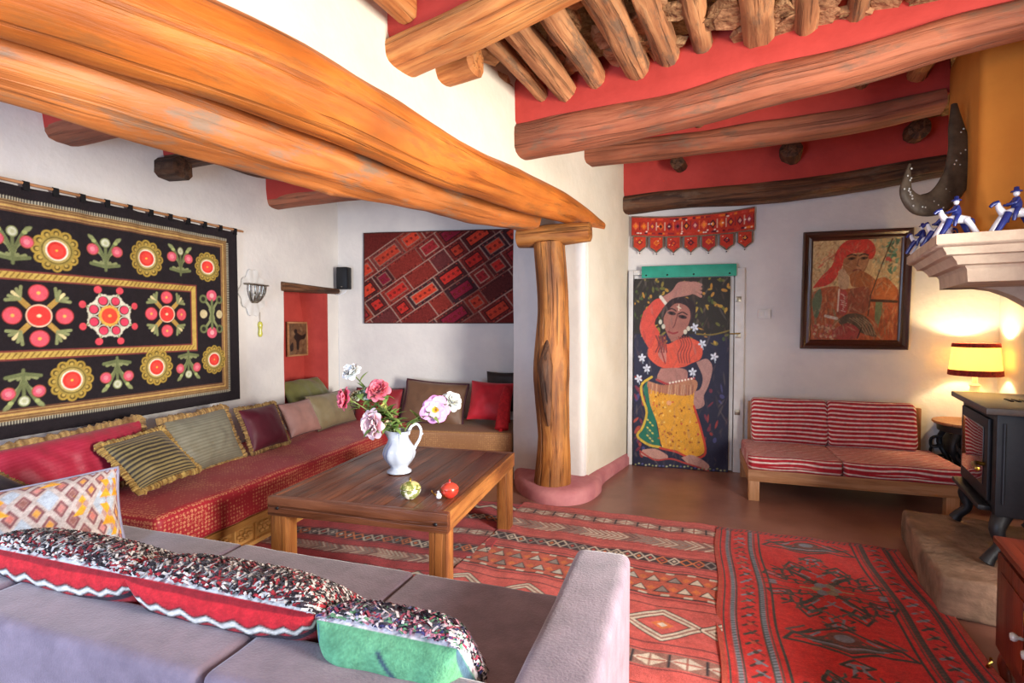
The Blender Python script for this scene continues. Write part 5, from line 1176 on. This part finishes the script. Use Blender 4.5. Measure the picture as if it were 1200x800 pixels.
def berber(x, label, seed, W_=.64, dz=0, roll=0):
    Y_ = Vector((0, 0, .58))-syv*.815; X_ = (sxv+Vector((0, 0, math.tan(math.radians(roll))))).normalized(); M = frame_M(SP(x, .36, .60+dz), X_, Y_); t_ = pil_thing('berber_cushion', label, M, GS)
    cushion('cover', W_, .38, .18, 'kilim_wool', None, t_, cv=berber_front(seed), back=shag_canvas(seed, BC), wr=.010, seed=seed, pinch=.02, p=4); tufts('wool_pile', t_, W_, .38, .18, BC, 2800, -1, vmin=-.5)
berber(-.985, 'red wool cushion with white zigzag and shaggy top, beside the green cushion', 31); berber(-1.60, 'red wool cushion with white zigzag and shaggy top at the left edge', 32, .66, .0, 0)
Y_ = Vector((0, 0, .80))-syv*.60; M = frame_M(SP(-.475, .31, .56), sxv, Y_); t_ = pil_thing('berber_cushion', 'green wool cushion with shaggy multicoloured top on the grey sofa', M, GS)
random.seed(40); cv = Canvas(90, 90, 1, 1, '5f9a72')
for i in range(40): x, y = random.random(), random.random(); cv.ell(x, y, random.uniform(.03, .12), random.uniform(.02, .08), random.choice(['568c68', '6ba67c', '63a078']), random.random()*3, .6)
cv.curve([(.5, .9), (.62, .7), (.6, .62)], .02, '3a4a5a'); cv.curve([(.62, .72), (.72, .56), (.85, .6), (.96, .5)], .02, 'a09a7a'); cv.curve([(.05, .7), (.14, .84), (.1, .95)], .015, '4a6a8a'); cv.rect(.94, 1, 0, 1, '3a3a7a', .7); cv.speck(.3)
sh2 = ['d8d0d4', '9a3a50', '3a3a6a', 'c8c0c8', '5a8a6a', '2a2430', 'b8788a']
cushion('cover', .37, .34, .17, 'kilim_wool', None, t_, cv=cv, back=shag_canvas(41, sh2, 90, 90), wr=.012, seed=41, pinch=0, p=5); tufts('wool_pile', t_, .37, .34, .17, sh2, 1500, -1, vmin=-.3, pinch=0, p_=5)
# patterned pillow on the left
random.seed(50); cv = Canvas(200, 130, 1.3, .8, 'a88274')
for i in range(14):
    for j in range(10):
        x = i*.11+(.055 if j % 2 else 0); y = j*.09; k = random.random(); P_ = [(x-.055, y), (x, y+.09), (x+.055, y), (x, y-.09)]
        if k < .12: cv.poly([(x-.055, y+.07), (x+.055, y+.07), (x, y)], 'd8962c'); cv.poly([(x-.055, y-.07), (x+.055, y-.07), (x, y)], 'd8962c')
        elif k < .22: cv.poly(P_, 'a8acb0')
        else: cv.line(P_+P_[:1], .026, 'b4a296'); Q_ = [(x-.03, y), (x, y+.05), (x+.03, y), (x, y-.05)]; cv.line(Q_+Q_[:1], .012, '7a4a4a'); cv.poly([(x-.02, y), (x, y+.03), (x+.02, y), (x, y-.03)], random.choice(['b86a5c', '8a5a50', 'c88a40', 'a8a0a8', 'c07a70']))
cv.speck(.3)
bk = Canvas(200, 130, 1, 1, '8a8494'); X_ = Vector((.86, .5, 0)); n_ = Vector((.5, -.86, 0))
p_br = atz(139, 640, .43); c_p = p_br-X_*.31+Vector((0, 0, .135))-n_*.04
M = frame_M(c_p, X_+Vector((0, 0, .11)), Vector((0, 0, .92))-n_*.38); t_ = pil_thing('patterned_cushion', 'cream and pink lozenge cushion with mustard accents at the sofa arm', M)
cushion('cover', .64, .34, .15, 'kilim_wool', None, t_, cv=cv, back=bk, wr=.008, seed=51, pinch=.04); piping('piping', .64, .34, t_, 'satin', .007, .04, col='8a8494')
# ================================================================== small things
# ---- jug on the table
TZ = tz+.002
vp = atz(468, 553, TZ); jug = thing('jug', 'white glazed jug with blue stripes holding flowers on the table', 'jug', vp, math.radians(12))
prof = [(0, .004), (.062, 0), (.072, .004), (.072, .012), (.052, .026), (.05, .036), (.07, .06), (.089, .09), (.095, .118), (.088, .15), (.07, .178), (.057, .2), (.054, .218), (.063, .24), (.073, .252), (.069, .252), (.05, .222), (.05, .2), (.06, .175), (.07, .15), (.0, .10)]
V, Fc = lathe_vf(prof, 110)
VV = []; C = []; wcol = np.array(lin('b4bbc6')); bcol = np.array(lin('5560a0'))
for i, v in enumerate(V):
    x, y, z = v; a = math.atan2(y, x); r = math.hypot(x, y); lobe = 1+.035*math.cos(8*a)*math.exp(-((z-.11)/.06)**2)
    sp = max(0, (z-.19)/.06)*max(0, math.cos(a-math.pi))**3*.035
    VV.append((x*lobe-sp*1.2, y*lobe*(1-.1*(sp > 0)), z+max(0, math.cos(a-math.pi))**4*.02*max(0, (z-.22)/.03)))
    st = 0
    for a0 in (2.5, 2.9, 3.35, 3.8): st = max(st, 1-abs(((a-a0-(z-.1)*2.2+math.pi) % (2*math.pi))-math.pi)/.10)
    st = max(0, st)*(1 if .05 < z < .2 else 0); C.append(wcol*(1-.75*st)+bcol*.75*st)
textile('jug_glaze', .15, .03, 5, .02, 30, .6, 0)
autosmooth(mesh('body', VV, Fc, 'jug_glaze', jug, True, None, C), 60)
sweep('handle', [(.052, 0, .225), (.07, 0, .27), (.105, 0, .285), (.128, 0, .25), (.122, 0, .2), (.10, 0, .16), (.086, 0, .135)], [.010, .009, .008, .008, .008, .009, .011], [.010, .009, .008, .008, .008, .009, .011], 'glazed_white', jug, 30, 10, up=(0, 1, 0))
lathe('handle_knob', [(0, -.008), (.008, 0), (0, .008)], 'glazed_white', jug, 8, loc=(.136, 0, .225))
# ---- flowers
textile('petal', .7, .1, 40, .15, 120, .2, .15)
def petals(rows, seed, name, parent, M):
    """rows: (count, length, width, opening angle, inner colour, outer colour)"""
    rr = random.Random(seed); V = []; Fc = []; C = []
    for k, (n, L, Wd, op, ci, co) in enumerate(rows):
        ci, co = np.array(lin(ci)), np.array(lin(co))
        for i in range(n):
            a = 2*math.pi*(i+.5*(k % 2)+rr.uniform(-.15, .15))/n; o_ = op+rr.uniform(-.12, .12); l = L*rr.uniform(.88, 1.1); w = Wd*rr.uniform(.9, 1.1); b = len(V)
            for s_ in range(5):
                t = s_/4; ang = o_*(1-.5*t)+(.5*t if op < 1 else .25*t); 
                rad = .12*L+l*t*math.sin(o_)*(1-.12*t); h = l*t*math.cos(o_)+.12*l*math.sin(t*3.1)+(0 if op < 1.2 else -.1*l*t*t)
                wid = w*math.sin(math.pi*(.12+.76*t))**.7
                for q in range(4):
                    u = q/3-.5; cup = (.35*w*(4*u*u))*(1 if op < 1.3 else .4); x = rad-cup*.7*math.sin(o_); y = u*wid; z = h+cup*.5+.05*w*rr.uniform(-1, 1)*(t > .8)
                    V.append((x*math.cos(a)-y*math.sin(a), x*math.sin(a)+y*math.cos(a), z)); C.append(ci*(1-t)+co*t)
            Fc += grid_faces(4, 5, off=b)
    o = mesh(name, V, Fc, 'petal', parent, True, None, C); o.matrix_local = M; return o
mouth = vp+Vector((0, 0, .235))
def leafmesh(parent, p, d, L, Wd, curl=.3):
    d = Vector(d).normalized(); s_ = d.cross(Vector((0, 0, 1))); s_ = s_.normalized() if s_.length > .01 else Vector((1, 0, 0)); n_ = s_.cross(d); V = []
    for i in range(6):
        t = i/5; w = Wd*math.sin(math.pi*(.08+.88*t)); c = Vector(p)+d*L*t-n_*curl*L*t*t
        for u in (-1, 0, 1): V.append((c+s_*w*u*.5+n_*abs(u)*w*.18)[:])
    return mesh('leaf', V, grid_faces(3, 6), 'leaf_green', parent)
def flower(name, label, px, py, d, face, rows, seed, lv=3, off=(0, 0)):
    P_ = atd(px, py, d); base = mouth+Vector((off[0], off[1], -.09)); t_ = thing(name, label, 'flower', tuple(base), group='flowers in the white jug')
    P_ = P_-base; f = Vector(face).normalized(); q = f.to_track_quat('Z', 'Y').to_matrix().to_4x4(); q.translation = P_-f*.018
    rows = [(n_, L_*1.36, w_*1.45, *r_) for n_, L_, w_, *r_ in rows]; lv = lv*3+3
    petals(rows, seed, 'bloom', t_, q)
    mid = Vector((off[0]*.4, off[1]*.4, .11)); st = [Vector((0, 0, 0)), mid+(P_-mid)*.08, mid+(P_-mid)*.55+Vector((0, 0, .02)), P_-f*.02]
    sweep('stem', st, .0035, .0035, 'stem_green', t_, 18, 6)
    lathe('sepal', [(0, -.018), (.010, -.01), (.018, .004), (0, .006)], 'stem_green', t_, 8).matrix_local = q
    rr = random.Random(seed*7)
    for i in range(lv):
        s_ = .25+.65*rr.random(); p = mid+(P_-mid)*s_; leafmesh(t_, p, Vector((rr.uniform(-1, 1), rr.uniform(-.9, .3), rr.uniform(-.1, .7))), rr.uniform(.06, .10), rr.uniform(.026, .042), rr.uniform(.1, .5))
PK = lambda L, a, b: [(8, L, L*.8, 1.35, a, b), (8, L*.92, L*.75, 1.0, a, b), (7, L*.8, L*.6, .65, a, b), (6, L*.62, L*.5, .35, a, b)]
flower('peony', 'coral pink peony in full bloom at the top centre of the jug', 443, 456, 3.12, (-.15, -.8, .55), PK(.058, 'c8384e', 'ee7f8e'), 1, 4, (-.01, -.01))
flower('peony', 'deep pink flower facing left at the far left of the bunch', 404, 467, 3.10, (-.85, -.45, .1), PK(.055, 'd83a5c', 'f07a92'), 2, 3, (-.03, 0))
flower('peony', 'large pale pink and white peony drooping over the jug rim', 437, 497, 3.04, (-.5, -.8, .0), PK(.068, 'd8869c', 'f3dfe2'), 3, 2, (-.02, -.02))
flower('anemone', 'open lilac pink flower with yellow centre at the right', 510, 480, 3.08, (.1, -.95, .15), [(7, .068, .062, 1.45, 'e8b8dc', 'd58fc4'), (6, .055, .05, 1.25, 'ecc4e0', 'dca0d0'), (14, .02, .006, .9, 'd8a020', 'f0cc50'), (8, .012, .008, .4, 'b89020', 'e0b840')], 4, 3, (.02, 0))
flower('carnation', 'white ruffled flower behind the lilac one at the right', 530, 469, 3.14, (.45, -.6, .4), PK(.05, 'c8d0c0', 'f6f6f4'), 5, 3, (.03, .01))
flower('carnation', 'white ruffled flower highest in the bunch', 411, 435, 3.18, (-.3, -.6, .6), PK(.046, 'c8d0c8', 'f6f6f6'), 6, 2, (-.02, .02))
flower('carnation', 'small white and green blossom just below the highest flower', 427, 461, 3.17, (-.1, -.7, .5), PK(.034, '9ab070', 'eef0ea'), 7, 4, (-.01, .02))
flower('carnation', 'pale green half-open bud low on the left of the bunch', 416, 463, 3.14, (-.4, -.6, .3), PK(.028, '8a9a68', 'c4ccb0'), 8, 3, (-.02, .01))
flower('bud', 'closed yellow-green bud in the middle of the bunch', 450, 477, 3.06, (0, -.5, .8), [(5, .028, .024, .35, '7a8a40', 'b8b45a'), (4, .022, .02, .15, '8a9a4a', 'c8c070')], 9, 4, (0, -.01))
flower('bud', 'small cream bud beside the large pale peony', 454, 498, 3.05, (.2, -.8, .3), [(5, .03, .024, .5, 'b8b080', 'dcd4b0'), (4, .022, .02, .2, 'b0a878', 'd8d0a8')], 10, 4, (0, -.02))
# ---- jars
def jar(nm, label, px, py, r, m1, m2):
    p = atz(px, py, TZ); t_ = thing(nm, label, 'jar', p)
    lathe('body', [(0, .0), (.5*r, 0), (.55*r, .06*r), (.85*r, .35*r), (r, .72*r), (.97*r, .95*r), (0, .96*r)], m1, t_, 28)
    l_ = lathe('lid', [(1.0*r, .97*r), (1.0*r, 1.03*r), (.82*r, 1.32*r), (.45*r, 1.55*r), (.2*r, 1.62*r), (0, 1.63*r)], m2, t_, 28)
    lathe('finial', [(0, 1.60*r), (.10*r, 1.62*r), (.07*r, 1.72*r), (.13*r, 1.82*r), (.09*r, 1.92*r), (0, 2.0*r)], 'brass' if m1 != 'jar_red' else 'jar_red', l_, 12)
    lathe('band', [(.96*r, .93*r), (1.03*r, .95*r), (1.03*r, .99*r), (.96*r, 1.0*r)], 'brass', t_, 28)
mat('jar_green', 'ece6cf', '7a8048', 38, .2, .05, 40, spec=.6, lo=.46, hi=.54); mat('jar_green_lid', '6f7a3a', 'd8c98a', 34, .2, .05, 40, spec=.6, lo=.45, hi=.56)
mat('jar_red', 'c83c2c', 'b02c22', 10, .25, .05, 40, spec=.6); mat('jar_red_lid', 'd04836', 'b83828', 10, .25, .05, 40, spec=.6)
jar('lidded_jar', 'round green and cream lidded jar on the table', 481, 583, .053, 'jar_green', 'jar_green_lid'); jar('lidded_jar', 'round red lidded jar on the table edge', 527, 582, .046, 'jar_red', 'jar_red_lid')
p = atz(514, 585, TZ); t_ = thing('trinket', 'tiny white and gold bird trinket beside the red jar', 'trinket', p, .5)
lathe('body', [(0, .004), (.012, .008), (.016, .018), (.010, .030), (0, .034)], 'glazed_white', t_, 12); sweep('wing', [(-.012, 0, .02), (-.03, .004, .038), (-.034, .006, .05)], [.007, .006, .003], [.005, .004, .002], 'brass', t_, 8, 6); sweep('tail', [(.010, 0, .016), (.026, -.004, .010), (.036, -.006, .004)], [.006, .005, .003], [.004, .003, .002], 'brass', t_, 8, 6); sweep('neck', [(0, 0, .03), (-.004, -.006, .042), (-.010, -.012, .044)], [.006, .005, .002], [.006, .005, .002], 'glazed_white', t_, 8, 6)
# ---- speaker
p = onpl(403, 326, LW1+BN*.10, BN); M = frame_M(p-BD*.065-Vector((0, 0, .118)), BD, (0, 0, 1)); t_ = thing('speaker', 'small black wall speaker in the alcove corner', 'speaker', M=M)
box('cabinet', 0, .13, 0, .235, -.05, .05, 'black_plastic', t_, .012); box('grille', .008, .122, .012, .223, .051, .056, 'iron_black', t_, .004); box('badge', .055, .075, .02, .028, .0565, .058, 'silver_old', t_, .001); box('bracket', .05, .08, .09, .14, -.085, -.051, 'black_plastic', t_, .004)
sweep('cable', [(.065, .0, -.04), (.07, -.03, -.02), (.02, -.055, .0), (-.04, -.05, -.03)], .004, .004, 'glazed_white', t_, 16, 6)
# ---- sconce on the left wall
p = lw_pt(296, 343, .012); M = frame_M(p, LD, (0, 0, 1)); t_ = thing('wall_sconce', 'white lace-edged wall sconce with silver basket beside the hanging', 'sconce', M=M)
hw, hh = .165, .21; n = 60; V = [(0, 0, .012)]; 
for i in range(n):
    a = 2*math.pi*i/n; c, s = math.cos(a), math.sin(a); k = (abs(c)**1.4+abs(s)**1.4)**(-1/1.4); w = 1+.07*math.cos(10*a); V.append((hw*c*k*w, hh*s*k*w, .010+.004*math.cos(10*a)))
V += [(v[0], v[1], 0) for v in V[1:]]
autosmooth(mesh('plaque', V, [[0, 1+i, 1+(i+1) % n] for i in range(n)]+[[1+i, 1+n+i, 1+n+(i+1) % n, 1+(i+1) % n] for i in range(n)], 'door_white', t_), 40)
sweep('rim', [(-.11, .07, .02), (-.08, .065, .09), (0, .06, .12), (.08, .065, .09), (.11, .07, .02)], .008, .014, 'silver_old', t_, 24, 8)
for k in range(7):
    a = -1+2*k/6; x = a*.09; d = .10*(1-.6*a*a)+.015; sweep('basket_wire', [(x, .06, d), (x*.95, 0, d*.9), (x*.6, -.06, d*.6), (x*.3, -.085, .02)], .007, .007, 'silver_old', t_, 12, 6)
for k in (-1, 0, 1): V, Fc = lathe_vf([(0, -.02), (.016, -.012), (.02, 0), (.016, .012), (0, .02)], 12); mesh('glass_drop', [(v[0]+k*.05, v[1]*.6-.02+.0*k, v[2]*.8+.085-.02*abs(k)) for v in V], Fc, 'glass_knob', t_)
p = lw_pt(305, 383, .02); t_ = thing('hanging_charm', 'yellow-green glass charm hanging below the sconce', 'charm', tuple(p)); mat('charm_glass', 'c8c458', 'a8a040', 10, .2, .05, 40, spec=.6)
lathe('bead', [(0, -.09), (.012, -.085), (.02, -.06), (.014, -.03), (.018, 0), (.022, .02), (.014, .045), (0, .05)], 'charm_glass', t_, 12); sweep('cord', [(0, 0, .05), (0, 0, .13)], .002, .002, 'brass', t_, 4, 5)
# ---- picture in the niche
p0 = onpl(336, 418, LW0+LN*-.235, LN); p1 = onpl(359, 377, LW0+LN*-.235, LN); W_ = (p1-p0).dot(LD); H_ = p1.z-p0.z; M = frame_M(p0, LD, (0, 0, 1)); t_ = thing('small_picture', 'small brown picture of dark figures inside the red niche', 'picture', M=M)
cv = Canvas(50, 60, 1, 1, '6a4c34'); random.seed(77)
for i in range(40): cv.ell(random.random(), random.random(), random.uniform(.03, .12), random.uniform(.02, .08), random.choice(['5a3e2a', '7a5c40', '54402e', '86684a']), random.random()*3, .7)
cv.blob([(.3, .55), (.45, .68), (.7, .6), (.9, .65), (.85, .5), (.6, .45), (.55, .2), (.45, .2), (.42, .42)], '1e1712'); cv.blob([(.1, .3), (.25, .4), (.28, .2), (.15, .15)], '241a14'); cv.ell(.4, .72, .08, .07, '1e1712')
cloth('print', cv, W_, H_, 'canvas_paint', None, t_, thick=.003).location = (0, 0, .012)
for a, b in (((0, 0), (W_, .018)), ((0, H_-.018), (W_, H_)), ((0, .0185), (.018, H_-.0185)), ((W_-.018, .0185), (W_, H_-.0185))): box('frame_side', a[0], b[0], a[1], b[1], .001, .022, 'wood_couch', t_, .003)
# ---- crescent horn on the chimney
dC = 2.97
pts = [atd(x, y, d) for x, y, d in ((1118, 122, 2.98), (1121, 150, 2.96), (1125, 180, 2.94), (1119, 212, 2.94), (1100, 236, 2.94), (1076, 240, 2.94), (1062, 226, 2.94), (1063, 208, 2.94), (1066, 192, 2.94))]
mat('horn_dark', '54483a', '352c24', 14, .45, .3, 50); 
t_ = thing('carved_horn', 'dark studded crescent horn hung on the chimney corner', 'ornament', tuple(pts[0])); org = pts[0]
sweep('blade', [p-org for p in pts], [.015, .045, .068, .078, .072, .058, .036, .02, .006], [.012, .018, .02, .022, .022, .02, .016, .012, .006], 'horn_dark', t_, 50, 16, .04, 3, 2.4, up=(0, 1, 0))
hb = t_.children[0]
hp = catmull([p-org for p in pts], 60)
for i in range(26):
    k = random.randint(8, 56); p = hp[k]; T = (hp[k+1]-hp[k-1]).normalized(); s_ = T.cross(Vector((0, 1, 0))).normalized(); w = interp([.015, .045, .068, .078, .072, .058, .036, .02, .006], k/59)*.6
    V, Fc = lathe_vf([(.0055, 0), (.004, .003), (0, .004)], 8); q = p+s_*random.uniform(-w, w); mesh('stud', [(q.x+v[0], q.y-.018-v[2], q.z+v[1]) for v in V], Fc, 'glass_knob', t_)
# ---- blue and white riders on the mantel
def rider(px, off, s, rz, label):
    P0 = onpl(px, 270, mA+FD*off, FD); P0.z = mz+.002; t_ = thing('rider_figurine', label, 'figurine', tuple(P0), rz, 'blue and white riders on the mantel')
    W, B = 'glazed_white', 'glazed_blue'; q = lambda *a: [Vector(p)*s for p in a]; R_ = lambda *a: [x*s for x in a]
    for y in (-.18, .18):
        sweep('leg', q((-.22, y*.6, .52), (-.34, y, .3), (-.5, y*1.1, 0)), R_(.10, .085, .075), R_(.10, .085, .075), W if y > 0 else B, t_, 12, 8); sweep('leg', q((.22, y*.6, .52), (.34, y, .3), (.5, y*1.1, 0)), R_(.10, .085, .075), R_(.10, .085, .075), B if y > 0 else W, t_, 12, 8)
    sweep('horse_body', q((-.32, 0, .5), (0, 0, .55), (.34, 0, .5)), R_(.1, .15, .12), R_(.1, .15, .12), W, t_, 14, 10)
    sweep('horse_neck', q((-.28, 0, .52), (-.4, 0, .72), (-.42, 0, .84)), R_(.11, .08, .06), R_(.11, .08, .06), W, t_, 12, 8); sweep('horse_head', q((-.40, 0, .86), (-.52, 0, .82), (-.6, 0, .74)), R_(.07, .06, .045), R_(.07, .06, .045), B, t_, 10, 8); sweep('tail', q((.33, 0, .54), (.46, 0, .5), (.5, 0, .3)), R_(.05, .04, .02), R_(.05, .04, .02), B, t_, 10, 6)
    for y in (-1, 1): sweep('rider_leg', q((0, y*.1, .66), (-.08, y*.18, .5), (-.12, y*.18, .3)), R_(.07, .06, .045), R_(.07, .06, .045), B, t_, 10, 8); sweep('arm', q((0, y*.12, .92), (-.1, y*.16, .8), (-.25, y*.06, .78)), R_(.05, .045, .035), R_(.05, .045, .035), B, t_, 10, 8)
    sweep('torso', q((0, 0, .6), (.02, 0, .8), (0, 0, .98)), R_(.13, .12, .08), R_(.12, .11, .08), B, t_, 12, 10); V, Fc = lathe_vf([(0, 1.0), (.055, 1.02), (.08, 1.09), (.055, 1.16), (0, 1.18)], 12); mesh('head', [(v[0]*s, v[1]*s, v[2]*s) for v in V], Fc, W, t_)
    V, Fc = lathe_vf([(0, 1.13), (.14, 1.13), (.13, 1.16), (.07, 1.18), (.06, 1.27), (0, 1.29)], 12); mesh('hat', [(v[0]*s, v[1]*s, v[2]*s) for v in V], Fc, B, t_)
rider(1190, .09, .165, math.radians(-20), 'blue and white rider figurine standing alone at the right on the mantel')
rider(1120, .12, .155, math.radians(-15), 'tall blue and white rider figurine near the mantel corner')
rider(1103, .45, .15, math.radians(-60), 'blue and white rider figurine with wide hat behind the mantel corner')
rider(1081, .78, .14, math.radians(-60), 'rearmost blue and white rider figurine at the far end of the mantel')
